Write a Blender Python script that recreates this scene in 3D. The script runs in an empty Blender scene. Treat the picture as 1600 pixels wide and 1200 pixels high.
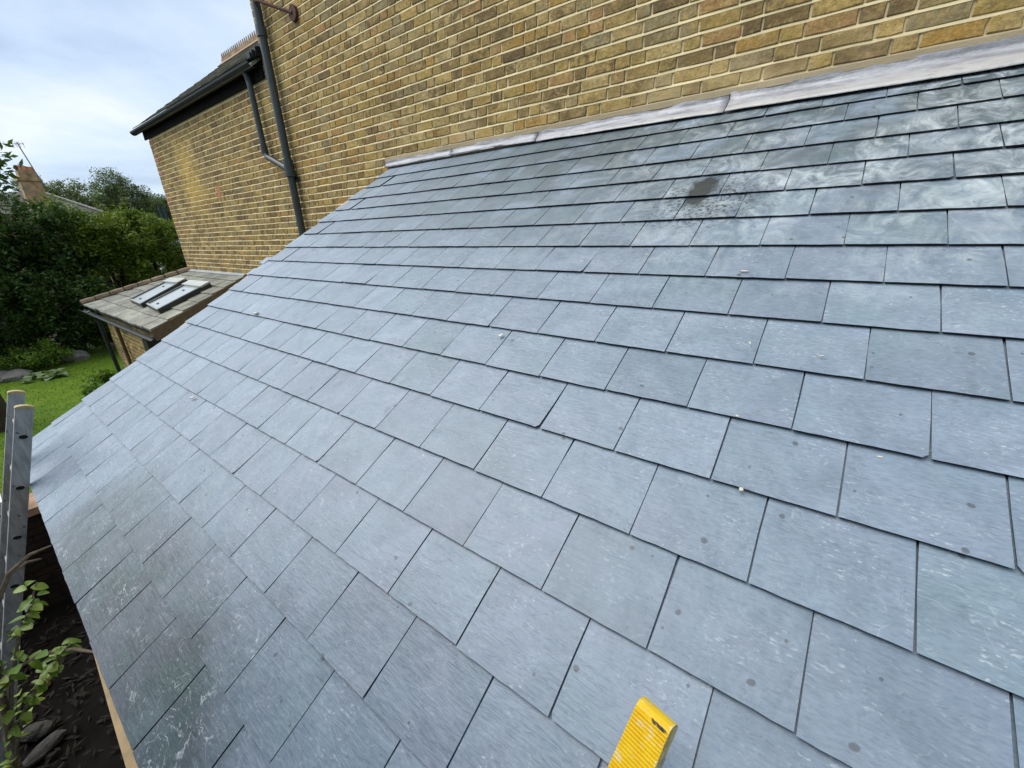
import bpy, bmesh, math, random
import numpy as np
from mathutils import Vector, Matrix, noise

rnd = random.Random(11)
scene = bpy.context.scene
COL = scene.collection

# ------------------------------------------------------------------ camera
cam_data = bpy.data.cameras.new('camera')
cam_data.sensor_fit = 'HORIZONTAL'
cam_data.sensor_width = 36.0
cam_data.lens = 14.30
cam_data.clip_start = 0.05
cam_data.clip_end = 600.0
cam = bpy.data.objects.new('camera', cam_data)
COL.objects.link(cam)
cam.location = (0.0, 3.1103, -0.6492)
cam.rotation_mode = 'XYZ'
_a, _b, _c = 3.79642717, 1.20557016, -0.03505523
CAM_ROT = Matrix.Rotation(_a, 3, 'Z') @ Matrix.Rotation(_b, 3, 'X') @ Matrix.Rotation(_c, 3, 'Z')
cam.rotation_euler = CAM_ROT.to_euler('XYZ')
scene.camera = cam

# ------------------------------------------------------------------ sky and sun
SUN_AZ = (0.64, 0.50)          # horizontal direction towards the sun
SUN_EL = 54.0
world = bpy.data.worlds.new('World')
scene.world = world
world.use_nodes = True
wn, wl = world.node_tree.nodes, world.node_tree.links
wn.clear()
w_out = wn.new('ShaderNodeOutputWorld')
w_bg = wn.new('ShaderNodeBackground'); w_bg.inputs['Strength'].default_value = 0.1
w_sky = wn.new('ShaderNodeTexSky'); w_sky.sky_type = 'NISHITA'; w_sky.sun_disc = False
w_sky.sun_elevation = math.radians(SUN_EL)
w_sky.sun_rotation = math.atan2(SUN_AZ[0], SUN_AZ[1])
w_tc = wn.new('ShaderNodeTexCoord')
w_sep = wn.new('ShaderNodeSeparateXYZ')
wl.new(w_tc.outputs['Generated'], w_sep.inputs[0])
def wmath(op, a, b=None):
    n = wn.new('ShaderNodeMath'); n.operation = op
    for i, v in enumerate((a, b)):
        if v is None: continue
        if isinstance(v, (int, float)): n.inputs[i].default_value = v
        else: wl.new(v, n.inputs[i])
    return n.outputs[0]
w_z = wmath('ADD', wmath('MAXIMUM', w_sep.outputs['Z'], 0.0), 0.16)
w_cmb = wn.new('ShaderNodeCombineXYZ')
wl.new(wmath('DIVIDE', w_sep.outputs['X'], w_z), w_cmb.inputs[0])
wl.new(wmath('DIVIDE', w_sep.outputs['Y'], w_z), w_cmb.inputs[1])
def wnoise(scale, detail, rough, dist=0.0):
    n = wn.new('ShaderNodeTexNoise'); n.inputs['Scale'].default_value = scale
    n.inputs['Detail'].default_value = detail; n.inputs['Roughness'].default_value = rough
    n.inputs['Distortion'].default_value = dist
    wl.new(w_cmb.outputs[0], n.inputs['Vector']); return n.outputs['Fac']
w_ramp = wn.new('ShaderNodeValToRGB')
w_ramp.color_ramp.elements[0].position = 0.38; w_ramp.color_ramp.elements[0].color = (0.46, 0.57, 0.75, 1)
w_ramp.color_ramp.elements[1].position = 0.70; w_ramp.color_ramp.elements[1].color = (0.82, 0.87, 0.92, 1)
e = w_ramp.color_ramp.elements.new(0.52); e.color = (0.60, 0.72, 0.88, 1)
wl.new(wnoise(1.0, 7.0, 0.55, 0.2), w_ramp.inputs['Fac'])
w_gain = wn.new('ShaderNodeMix'); w_gain.data_type = 'RGBA'; w_gain.blend_type = 'MULTIPLY'
w_gain.inputs[0].default_value = 1.0
wl.new(w_ramp.outputs['Color'], w_gain.inputs[6]); w_gain.inputs[7].default_value = (4.2, 4.2, 4.2, 1)
w_mix = wn.new('ShaderNodeMix'); w_mix.data_type = 'RGBA'; w_mix.inputs[0].default_value = 0.9
wl.new(w_sky.outputs['Color'], w_mix.inputs[6]); wl.new(w_gain.outputs[2], w_mix.inputs[7])
wl.new(w_mix.outputs[2], w_bg.inputs['Color'])
wl.new(w_bg.outputs[0], w_out.inputs['Surface'])

sun_data = bpy.data.lights.new('sun', 'SUN')
sun_data.energy = 1.5
sun_data.angle = math.radians(60)
sun_data.color = (1.0, 0.96, 0.9)
sun = bpy.data.objects.new('sun', sun_data)
COL.objects.link(sun)
_ce = math.cos(math.radians(SUN_EL)); _h = math.hypot(*SUN_AZ)
sun.rotation_euler = Vector((SUN_AZ[0] / _h * _ce, SUN_AZ[1] / _h * _ce, math.sin(math.radians(SUN_EL)))).to_track_quat('Z', 'Y').to_euler()

scene.view_settings.view_transform = 'Standard'
scene.view_settings.look = 'None'
scene.view_settings.exposure = 1.40
scene.view_settings.gamma = 1.0
scene.view_settings.use_curve_mapping = False

# ------------------------------------------------------------------ helpers
F_PX = 635.55
def project(p):
    l = CAM_ROT.transposed() @ (Vector(p) - cam.location)
    if l.z > -0.05: return None
    return (800 - F_PX * l.x / l.z, 600 + F_PX * l.y / l.z)
def screen_area(corners):
    q = [project(c) for c in corners]
    if any(a is None for a in q): return 0.0
    q = [(min(max(a[0], 0), 1600), min(max(a[1], 0), 1200)) for a in q]
    s = 0.0
    for i in range(len(q)):
        a, b = q[i], q[(i + 1) % len(q)]
        s += a[0] * b[1] - a[1] * b[0]
    return abs(s) / 2

class MB:
    """collects polygons, builds one mesh"""
    def __init__(s): s.v = []; s.f = []; s.mi = []
    def add(s, vs, fs, mi=0):
        o = len(s.v); s.v += [tuple(v) for v in vs]
        s.f += [tuple(i + o for i in f) for f in fs]; s.mi += [mi] * len(fs)
    def box(s, lo, hi, mi=0, M=None):
        x0, y0, z0 = lo; x1, y1, z1 = hi
        vs = [(x0,y0,z0),(x1,y0,z0),(x1,y1,z0),(x0,y1,z0),(x0,y0,z1),(x1,y0,z1),(x1,y1,z1),(x0,y1,z1)]
        if M: vs = [M @ Vector(v) for v in vs]
        s.add(vs, [(0,3,2,1),(4,5,6,7),(0,1,5,4),(1,2,6,5),(2,3,7,6),(3,0,4,7)], mi)
    def prism(s, base, top, mi=0):
        n = len(base)
        s.add(list(base) + list(top), [tuple(range(n - 1, -1, -1)), tuple(range(n, 2 * n))] +
              [(i, (i + 1) % n, n + (i + 1) % n, n + i) for i in range(n)], mi)
    def tube(s, pts, r, seg=10, mi=0, caps=True):
        pts = [Vector(p) for p in pts]; rs = r if isinstance(r, (list, tuple)) else [r] * len(pts)
        rings = []; up = None
        for i, p in enumerate(pts):
            d = (pts[min(i + 1, len(pts) - 1)] - pts[max(i - 1, 0)]).normalized()
            if up is None:
                up = Vector((0, 0, 1)) if abs(d.z) < 0.9 else Vector((1, 0, 0))
            a = d.cross(up).normalized(); b = a.cross(d).normalized(); up = b
            rings.append([p + (a * math.cos(t) + b * math.sin(t)) * rs[i] for t in [2 * math.pi * k / seg for k in range(seg)]])
        vs = [v for ring in rings for v in ring]; fs = []
        for i in range(len(pts) - 1):
            for k in range(seg):
                fs.append((i*seg+k, i*seg+(k+1)%seg, (i+1)*seg+(k+1)%seg, (i+1)*seg+k))
        if caps:
            fs.append(tuple(range(seg))[::-1]); fs.append(tuple((len(pts)-1)*seg + k for k in range(seg)))
        s.add(vs, fs, mi)
    def mesh(s, name, mats, smooth=False):
        me = bpy.data.meshes.new(name); me.from_pydata(s.v, [], s.f)
        for m in (mats if isinstance(mats, (list, tuple)) else [mats]): me.materials.append(m)
        me.polygons.foreach_set('material_index', s.mi)
        if smooth: me.polygons.foreach_set('use_smooth', [True] * len(s.f))
        me.update(); return me
    def build(s, name, mats, parent=None, smooth=False, recalc=True):
        me = s.mesh(name, mats, smooth)
        if recalc and len(s.f) < 20000:
            bm = bmesh.new(); bm.from_mesh(me); bmesh.ops.recalc_face_normals(bm, faces=bm.faces); bm.to_mesh(me); bm.free()
        return link(name, me, parent)
def link(name, me, parent=None, M=None):
    o = bpy.data.objects.new(name, me); COL.objects.link(o)
    if parent is not None: o.parent = parent
    if M is not None: o.matrix_local = M
    return o
def tag(o, label=None, cat=None, group=None, kind=None):
    if label: o['label'] = label
    if cat: o['category'] = cat
    if group: o['group'] = group
    if kind: o['kind'] = kind
    return o
def thing(name, label, cat, loc=(0, 0, 0), group=None):
    o = bpy.data.objects.new(name, None); o.empty_display_size = 0.1
    COL.objects.link(o); o.location = loc
    return tag(o, label, cat, group)

# ------------------------------------------------------------------ materials
class Nodes:
    def __init__(s, name):
        s.m = bpy.data.materials.new(name); s.m.use_nodes = True
        s.t = s.m.node_tree; s.n = s.t.nodes; s.l = s.t.links
        s.bsdf = next(n for n in s.n if n.type == 'BSDF_PRINCIPLED')
    def new(s, t, **kw):
        n = s.n.new(t)
        for k, v in kw.items(): setattr(n, k, v)
        return n
    def put(s, v, sock):
        if isinstance(v, bpy.types.NodeSocket): s.l.new(v, sock)
        elif isinstance(v, (tuple, list)) and len(v) == 3 and sock.type == 'RGBA': sock.default_value = (*v, 1)
        else: sock.default_value = v
    def math(s, op, a, b=0.0, c=None, clamp=False):
        n = s.new('ShaderNodeMath', operation=op, use_clamp=clamp); s.put(a, n.inputs[0]); s.put(b, n.inputs[1])
        if c is not None: s.put(c, n.inputs[2])
        return n.outputs[0]
    def vmath(s, op, a, b):
        n = s.new('ShaderNodeVectorMath', operation=op); s.put(a, n.inputs[0]); s.put(b, n.inputs[1]); return n.outputs[0]
    def mix(s, f, a, b, blend='MIX'):
        n = s.new('ShaderNodeMix', data_type='RGBA', blend_type=blend)
        s.put(f, n.inputs[0]); s.put(a, n.inputs[6]); s.put(b, n.inputs[7]); return n.outputs[2]
    def noise(s, vec, scale, detail=3.0, rough=0.55, dist=0.0):
        n = s.new('ShaderNodeTexNoise'); s.put(vec, n.inputs['Vector'])
        n.inputs['Scale'].default_value = scale; n.inputs['Detail'].default_value = detail
        n.inputs['Roughness'].default_value = rough; n.inputs['Distortion'].default_value = dist
        return n.outputs['Fac']
    def voronoi(s, vec, scale, feature='F1', dim='3D'):
        n = s.new('ShaderNodeTexVoronoi', feature=feature, voronoi_dimensions=dim); s.put(vec, n.inputs['Vector'])
        n.inputs['Scale'].default_value = scale; return n
    def ramp(s, f, stops, interp='LINEAR'):
        n = s.new('ShaderNodeValToRGB'); r = n.color_ramp; r.interpolation = interp
        r.elements[0].position = stops[0][0]; r.elements[0].color = (*stops[0][1], 1)
        r.elements[1].position = stops[-1][0]; r.elements[1].color = (*stops[-1][1], 1)
        for p, c in stops[1:-1]:
            e = r.elements.new(p); e.color = (*c, 1)
        s.put(f, n.inputs['Fac']); return n.outputs['Color']
    def step(s, f, lo, hi, a=0.0, b=1.0):
        n = s.new('ShaderNodeMapRange'); n.clamp = True
        s.put(f, n.inputs[0]); n.inputs[1].default_value = lo; n.inputs[2].default_value = hi
        n.inputs[3].default_value = a; n.inputs[4].default_value = b; return n.outputs[0]
    def mapping(s, vec, scale=(1, 1, 1), loc=(0, 0, 0), rot=(0, 0, 0)):
        n = s.new('ShaderNodeMapping'); s.put(vec, n.inputs['Vector'])
        n.inputs['Scale'].default_value = scale; n.inputs['Location'].default_value = loc; n.inputs['Rotation'].default_value = rot
        return n.outputs[0]
    def obj(s): return s.new('ShaderNodeTexCoord').outputs['Object']
    def pos(s): return s.new('ShaderNodeNewGeometry').outputs['Position']
    def rand_obj(s): return s.new('ShaderNodeObjectInfo').outputs['Random']
    def rand_isl(s): return s.new('ShaderNodeNewGeometry').outputs['Random Per Island']
    def rand_off(s, vec, r):
        c = s.new('ShaderNodeCombineXYZ')
        s.put(s.math('MULTIPLY', r, 37.0), c.inputs[0]); s.put(s.math('MULTIPLY', r, 91.0), c.inputs[1]); s.put(s.math('MULTIPLY', r, 53.0), c.inputs[2])
        return s.vmath('ADD', vec, c.outputs[0])
    def bump(s, h, strength, dist=0.005, prev=None):
        n = s.new('ShaderNodeBump'); n.inputs['Strength'].default_value = strength; n.inputs['Distance'].default_value = dist
        s.put(h, n.inputs['Height'])
        if prev is not None: s.l.new(prev, n.inputs['Normal'])
        return n.outputs[0]
    def done(s, color, rough=0.7, normal=None, spec=0.5, metal=0.0):
        s.put(color, s.bsdf.inputs['Base Color']); s.put(rough, s.bsdf.inputs['Roughness'])
        s.put(metal, s.bsdf.inputs['Metallic'])
        s.put(spec, s.bsdf.inputs['Specular IOR Level'])
        if normal is not None: s.l.new(normal, s.bsdf.inputs['Normal'])
        return s.m

def mat_plain(name, c, rough=0.7, var=0.25, scale=12.0, bump=0.2, metal=0.0, spec=0.4):
    N = Nodes(name); p = N.pos()
    n = N.noise(p, scale, 5)
    col = N.mix(N.step(n, 0.3, 0.7), tuple(x * (1 - var) for x in c), tuple(min(1, x * (1 + var)) for x in c))
    return N.done(col, rough, N.bump(N.noise(p, scale * 6, 4), bump, 0.003), spec, metal)

def mat_slate():
    N = Nodes('natural_slate')
    r = N.rand_obj(); o = N.rand_off(N.obj(), r); P = N.pos()
    r2 = N.math('FRACT', N.math('MULTIPLY', r, 17.31)); r3 = N.math('FRACT', N.math('MULTIPLY', r, 71.7))
    blue, green, purple = (0.186, 0.252, 0.314), (0.172, 0.244, 0.288), (0.202, 0.250, 0.322)
    c = N.mix(N.step(N.noise(N.mapping(o, (1, 1, 1)), 5.0, 3), 0.35, 0.68), blue, purple)
    c = N.mix(N.math('MULTIPLY', N.step(N.noise(o, 3.2, 4, 0.6, 0.6), 0.45, 0.62), N.step(r2, 0.45, 0.95)), c, green)
    c = N.mix(1.0, c, N.ramp(N.noise(o, 6.5, 5, 0.65, 0.8), [(0.3, (0.80, 0.81, 0.82)), (0.7, (1.12, 1.11, 1.10))]), 'MULTIPLY')
    c = N.mix(1.0, c, N.mix(r3, (0.89, 0.895, 0.90), (1.07, 1.07, 1.07)), 'MULTIPLY')
    grain = N.noise(N.mapping(o, (6, 22, 6)), 9.0, 6, 0.65)
    c = N.mix(1.0, c, N.ramp(grain, [(0.28, (0.74, 0.75, 0.76)), (0.5, (1.0, 1.0, 1.0)), (0.72, (1.16, 1.15, 1.14))]), 'MULTIPLY')
    # pale riven veins and chalky scuffs in patches
    warp = N.new('ShaderNodeTexNoise'); N.put(o, warp.inputs['Vector']); warp.inputs['Scale'].default_value = 9; warp.inputs['Detail'].default_value = 4
    ow = N.vmath('ADD', o, N.vmath('MULTIPLY', warp.outputs['Color'], (0.16, 0.16, 0.16)))
    v1 = N.voronoi(N.mapping(ow, (10, 17, 10), rot=(0, 0, 0.7)), 1.0, 'DISTANCE_TO_EDGE').outputs['Distance']
    v2 = N.voronoi(N.mapping(ow, (16, 44, 16), rot=(0, 0, -0.5)), 1.0, 'DISTANCE_TO_EDGE').outputs['Distance']
    patch = N.step(N.noise(o, 7.5, 4, 0.6), 0.44, 0.62)
    patch2 = N.step(N.noise(N.vmath('ADD', o, (3.3, 1.1, 7.0)), 16.0, 4, 0.6), 0.52, 0.64)
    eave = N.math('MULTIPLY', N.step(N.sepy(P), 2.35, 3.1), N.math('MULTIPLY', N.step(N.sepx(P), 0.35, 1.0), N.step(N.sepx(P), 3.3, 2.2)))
    web = N.math('MAXIMUM', N.math('MULTIPLY', N.step(v1, 0.0, 0.022, 1, 0), patch), N.math('MULTIPLY', N.step(v2, 0.0, 0.05, 1, 0), N.math('MULTIPLY', patch2, patch)))
    brk = N.step(N.noise(o, 34.0, 3, 0.6), 0.46, 0.58)
    web = N.math('MULTIPLY', web, N.math('MULTIPLY', brk, N.step(eave, 0.0, 1.0, 0.45, 1.6)))
    def scratch(rot, sc, w, seed):
        q = N.mapping(ow, (sc, sc * 5.0, sc), (seed, seed * 2.0, 0), (0, 0, rot))
        n = N.noise(q, 3.0, 2, 0.5)
        line = N.step(N.math('ABSOLUTE', N.math('SUBTRACT', n, 0.5)), 0.0, w, 1, 0)
        return N.math('MULTIPLY', line, N.step(N.noise(N.vmath('ADD', o, (seed, 0.0, seed)), 13.0, 4, 0.6), 0.54, 0.64))
    scr = N.math('MAXIMUM', scratch(0.25, 4.0, 0.012, 4.1), scratch(-0.5, 6.0, 0.014, 8.7))
    vein = N.math('MAXIMUM', web, N.math('MULTIPLY', scr, 0.55))
    fleck = N.math('MULTIPLY', N.step(N.noise(N.mapping(o, (1, 2.2, 1), rot=(0, 0, 0.4)), 75.0, 3, 0.5), 0.60, 0.70), N.step(N.noise(o, 10.0, 4, 0.6), 0.47, 0.60))
    hair = N.math('MULTIPLY', N.step(N.math('ABSOLUTE', N.math('SUBTRACT', N.noise(N.mapping(ow, (3, 24, 3), rot=(0, 0, 0.08)), 2.6, 3, 0.6), 0.5)), 0.0, 0.010, 1, 0), N.step(N.noise(N.vmath('ADD', o, (5.5, 2.0, 1.0)), 12.0, 4, 0.6), 0.50, 0.60))
    c = N.mix(N.math('MULTIPLY', hair, 0.3), c, (0.07, 0.085, 0.10))
    # dark green tree reflection and shade painted onto the eaves slates
    eave_shade = N.math('ADD', eave, N.math('MULTIPLY', N.math('SUBTRACT', N.noise(P, 2.2, 5, 0.65), 0.5), 1.1))
    eave_shade = N.math('MULTIPLY', N.step(eave_shade, 0.55, 1.05), N.step(eave, 0.05, 0.3))
    eave_shade_col = N.mix(N.step(N.noise(o, 4.5, 4, 0.6, 0.5), 0.40, 0.60), (0.032, 0.070, 0.072), (0.052, 0.066, 0.084))
    c = N.mix(N.math('MULTIPLY', eave_shade, 0.95), c, eave_shade_col)
    pale = N.math('MAXIMUM', N.math('MULTIPLY', vein, 0.75), N.math('MULTIPLY', fleck, 0.65))
    pale = N.math('MULTIPLY', pale, N.step(r3, 0.0, 1.0, 0.55, 1.0))
    c = N.mix(N.math('MULTIPLY', pale, 0.95, clamp=True), c, (0.54, 0.61, 0.63))
    # broad chalky wash left on the upper courses by wiped mortar
    up = N.step(N.vmath('MULTIPLY', P, (0, 1, 0)) if False else N.sepy(P), 1.75, 0.9)
    near = N.step(N.sepx(P), 1.6, 0.2)
    wash = N.math('MULTIPLY', N.step(N.noise(N.mapping(P, (4.5, 3.0, 3.0)), 2.2, 7, 0.72, 1.2), 0.42, 0.70), N.step(N.noise(P, 3.4, 3), 0.34, 0.54))
    wash = N.math('MULTIPLY', wash, N.math('MULTIPLY', up, near))
    damp_shade = N.math('MULTIPLY', N.step(N.sepy(P), 1.5, 0.35), N.step(N.noise(N.mapping(P, (1.1, 1.5, 1.5)), 2.6, 5, 0.65, 0.6), 0.33, 0.52))  # wet patches on upper courses, the wall's shade also painted into their tone
    damp_shade = N.math('MULTIPLY', damp_shade, N.step(N.sepx(P), 3.6, 1.6))
    c = N.mix(N.math('MULTIPLY', damp_shade, 0.85), c, (0.070, 0.098, 0.105))
    c = N.mix(N.math('MULTIPLY', wash, 0.95), c, (0.52, 0.58, 0.60))
    # dark round drips
    vd = N.voronoi(N.mapping(N.vmath('ADD', P, N.vmath('MULTIPLY', warp.outputs['Color'], (0.03, 0.03, 0.03))), (1, 1.15, 1)), 7.0, dim='2D')
    spot = N.math('MULTIPLY', N.step(vd.outputs['Distance'], 0.036, 0.052, 1, 0), N.step(N.sepc(vd.outputs['Color']), 0.82, 0.84))
    vs2 = N.voronoi(P, 15.0, dim='2D')
    spot2 = N.math('MULTIPLY', N.step(vs2.outputs['Distance'], 0.035, 0.06, 1, 0), N.step(N.sepc(vs2.outputs['Color']), 0.91, 0.93))
    # a few soft dark smears
    sm = N.math('MULTIPLY', N.step(N.noise(N.mapping(P, (5, 1.6, 1.6), rot=(0, 0, 0.5)), 2.4, 2, 0.5, 0.8), 0.73, 0.80), 0.35)
    dark = N.math('MAXIMUM', N.math('MULTIPLY', N.math('MAXIMUM', spot, spot2), 0.72), sm)
    c = N.mix(dark, c, (0.055, 0.062, 0.07))
    # wet splash of washed-out mortar
    def blob(cx, cy, rx, ry, lo, hi, nsc, namp):
        d = N.vmath('SUBTRACT', P, (cx, cy, -cy * 0.577))
        d = N.vmath('DIVIDE', d, (rx, ry, ry * 0.62))
        ln = N.new('ShaderNodeVectorMath', operation='LENGTH'); N.l.new(d, ln.inputs[0])
        k = N.math('ADD', ln.outputs['Value'], N.math('MULTIPLY', N.math('SUBTRACT', N.noise(P, nsc, 5, 0.7), 0.5), namp))
        return N.step(k, lo, hi, 1, 0)
    core = blob(0.545, 0.880, 0.062, 0.19, 0.7, 1.15, 13, 1.9)
    spray = N.math('MULTIPLY', blob(0.50, 0.97, 0.26, 0.26, 0.5, 1.3, 12, 1.0), N.step(N.noise(P, 62.0, 3, 0.6), 0.52, 0.57))
    c = N.mix(N.math('MAXIMUM', N.math('MULTIPLY', core, 0.95), N.math('MULTIPLY', spray, 0.8)), c, (0.018, 0.026, 0.029))
    rough = N.math('ADD', N.step(grain, 0.3, 0.7, 0.36, 0.50), N.math('MULTIPLY', pale, 0.2))
    ripple = N.noise(N.mapping(o, (5, 30, 5)), 3.0, 6, 0.62, 0.5)
    lump = N.noise(o, 11.0, 3, 0.5)
    nb = N.bump(lump, 0.40, 0.014)
    nb = N.bump(ripple, 0.40, 0.004, nb)
    ledge = N.step(N.noise(N.mapping(o, (3, 7, 3)), 3.0, 5, 0.6, 0.9), 0.585, 0.6)
    nb = N.bump(ledge, 0.22, 0.0022, nb)
    return N.done(c, rough, nb, 0.7)
Nodes.sepx = lambda s, v: s._sep(v, 0)
Nodes.sepy = lambda s, v: s._sep(v, 1)
Nodes.sepz = lambda s, v: s._sep(v, 2)
def _sep(s, v, i):
    n = s.new('ShaderNodeSeparateXYZ'); s.put(v, n.inputs[0]); return n.outputs[i]
Nodes._sep = _sep
def _sepc(s, v):
    n = s.new('ShaderNodeSeparateColor'); s.put(v, n.inputs[0]); return n.outputs[0]
Nodes.sepc = _sepc

def mat_brick(name, island):
    N = Nodes(name)
    r = N.rand_isl() if island else N.rand_obj()
    P = N.pos(); o = N.rand_off(P, r)
    h = lambda k: N.math('FRACT', N.math('MULTIPLY', r, k))
    base = N.ramp(h(13.7), [(0.0, (0.33, 0.26, 0.10)), (0.13, (0.40, 0.32, 0.14)), (0.24, (0.24, 0.185, 0.085)),
        (0.38, (0.36, 0.30, 0.17)), (0.50, (0.17, 0.125, 0.065)), (0.62, (0.42, 0.36, 0.21)), (0.70, (0.25, 0.23, 0.165)),
        (0.82, (0.34, 0.22, 0.06)), (0.88, (0.12, 0.085, 0.05)), (0.955, (0.33, 0.21, 0.11)), (1.0, (0.27, 0.25, 0.21))], 'CONSTANT')
    n1 = N.noise(o, 10.0, 6, 0.7, 0.6)
    c = N.mix(N.step(n1, 0.44, 0.62), base, N.mix(h(5.1), (0.10, 0.07, 0.035), (0.44, 0.34, 0.15)))
    n2 = N.noise(o, 60.0, 4, 0.7)
    c = N.mix(1.0, c, N.ramp(n2, [(0.25, (0.48, 0.46, 0.42)), (0.75, (1.30, 1.28, 1.24))]), 'MULTIPLY')
    vo = N.voronoi(o, 70.0)
    pit = N.math('MULTIPLY', N.step(vo.outputs['Distance'], 0.12, 0.28, 1, 0), N.step(N.sepc(vo.outputs['Color']), 0.78, 0.82))
    c = N.mix(N.math('MULTIPLY', pit, 0.8), c, (0.06, 0.045, 0.03))
    # soot on the far wing, cleaner pale face near the new flashing
    x = N.sepx(P); z = N.sepz(P)
    far = N.step(x, 5.0, 8.0)
    soot = N.math('MULTIPLY', far, N.step(N.noise(N.mapping(P, (2.2, 1, 6)), 1.0, 6, 0.75), 0.44, 0.6))
    c = N.mix(N.math('MULTIPLY', soot, 0.62), c, (0.075, 0.055, 0.03))
    grime = N.math('MULTIPLY', N.step(N.noise(N.mapping(P, (1.3, 1, 2.4)), 1.0, 6, 0.72, 0.5), 0.48, 0.66), N.step(z, 0.15, 0.5))
    c = N.mix(N.math('MULTIPLY', grime, 0.42), c, (0.10, 0.08, 0.045))
    # ochre run-off stain of the wing wall
    dz = N.math('SUBTRACT', z, N.math('MULTIPLY', N.math('SUBTRACT', x, 9.2), 0.3))
    st = N.step(N.math('ADD', N.math('ABSOLUTE', N.math('SUBTRACT', x, 9.55)), N.math('MULTIPLY', N.noise(P, 2.2, 4), 0.9)), 0.5, 1.1, 1, 0)
    st = N.math('MULTIPLY', st, N.step(N.math('ABSOLUTE', N.math('SUBTRACT', z, 0.42)), 0.25, 0.75, 1, 0))
    c = N.mix(N.math('MULTIPLY', st, 0.75), c, (0.50, 0.36, 0.10))
    pal = N.math('MULTIPLY', N.step(z, 0.32, 0.08), N.step(N.noise(P, 3.0, 3), 0.4, 0.65))
    pal = N.math('MULTIPLY', pal, N.step(x, 4.0, 3.0))
    c = N.mix(N.math('MULTIPLY', pal, 0.75), c, (0.50, 0.43, 0.29))
    # mortar smear over arrises
    sm = N.step(N.noise(P, 11.0, 6, 0.72), 0.55, 0.68)
    c = N.mix(N.math('MULTIPLY', sm, 0.55), c, (0.52, 0.43, 0.26))
    nb = N.bump(N.noise(o, 17.0, 3, 0.6), 0.6, 0.014)
    nb = N.bump(N.noise(o, 45.0, 5, 0.65), 0.6, 0.006, nb)
    nb = N.bump(N.noise(o, 150.0, 3), 0.4, 0.003, nb)
    c = N.mix(0.10, N.mix(1.0, c, (1.20, 1.06, 0.78), 'MULTIPLY'), (0.42, 0.37, 0.22))
    return N.done(c, 0.9, nb, 0.2)

def mat_mortar(name, c=(0.72, 0.61, 0.36)):
    N = Nodes(name); P = N.pos()
    n = N.noise(P, 3.5, 5, 0.6)
    col = N.mix(N.step(n, 0.35, 0.7), tuple(x * 0.82 for x in c), tuple(x * 1.08 for x in c))
    d = N.math('MULTIPLY', N.step(N.sepx(P), 5.5, 9.0), N.step(N.noise(N.mapping(P, (2.2, 1, 6)), 1.0, 6, 0.75), 0.5, 0.66))
    col = N.mix(N.math('MULTIPLY', d, 0.5), col, (0.2, 0.15, 0.08))
    col = N.mix(N.math('MULTIPLY', N.step(N.noise(P, 90.0, 3), 0.6, 0.7), 0.3), col, (0.33, 0.26, 0.14))
    return N.done(col, 0.95, N.bump(N.noise(P, 80.0, 5, 0.7), 0.5, 0.005), 0.2)

def mat_lead():
    N = Nodes('milled_lead'); P = N.pos()
    s1 = N.noise(N.mapping(P, (1.6, 14, 14)), 2.0, 6, 0.7, 0.6)
    c = N.mix(N.step(s1, 0.35, 0.66), (0.20, 0.205, 0.225), (0.48, 0.478, 0.50))
    c = N.mix(N.math('MULTIPLY', N.step(N.sepz(P), -0.01, -0.025), 0.6), c, (0.50, 0.49, 0.45))
    top = N.math('MULTIPLY', N.step(N.sepz(P), 0.030, 0.055), N.step(N.noise(N.mapping(P, (5, 9, 9)), 1.6, 5, 0.7), 0.42, 0.6))
    c = N.mix(N.math('MULTIPLY', top, 0.8), c, (0.2, 0.205, 0.21))
    ox = N.step(N.noise(N.mapping(P, (3.5, 12, 12)), 3.0, 6, 0.72, 0.8), 0.54, 0.66)
    c = N.mix(N.math('MULTIPLY', ox, 0.5), c, (0.17, 0.175, 0.19))
    dn = N.noise(N.mapping(P, (1, 2, 2)), 16.0, 3, 0.5)
    nb = N.bump(dn, 0.5, 0.012)
    return N.done(c, N.step(s1, 0.3, 0.7, 0.42, 0.6), N.bump(s1, 0.3, 0.004, nb), 0.6, 0.15)

def mat_foliage(name, dark, light, rough=0.6):
    N = Nodes(name)
    r = N.rand_isl()
    c = N.mix(r, dark, light)
    c = N.mix(N.step(N.noise(N.pos(), 1.3, 3), 0.35, 0.65), N.mix(1.0, c, (0.62, 0.66, 0.62), 'MULTIPLY'), c)
    m = N.done(c, rough, None, 0.35)
    tr = N.new('ShaderNodeBsdfTranslucent'); N.put(N.mix(1.0, c, (1.0, 1.05, 0.5), 'MULTIPLY'), tr.inputs['Color'])
    mx = N.new('ShaderNodeMixShader'); mx.inputs[0].default_value = 0.35
    out = next(n for n in N.n if n.type == 'OUTPUT_MATERIAL')
    N.l.new(N.bsdf.outputs[0], mx.inputs[1]); N.l.new(tr.outputs[0], mx.inputs[2]); N.l.new(mx.outputs[0], out.inputs['Surface'])
    return m

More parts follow.
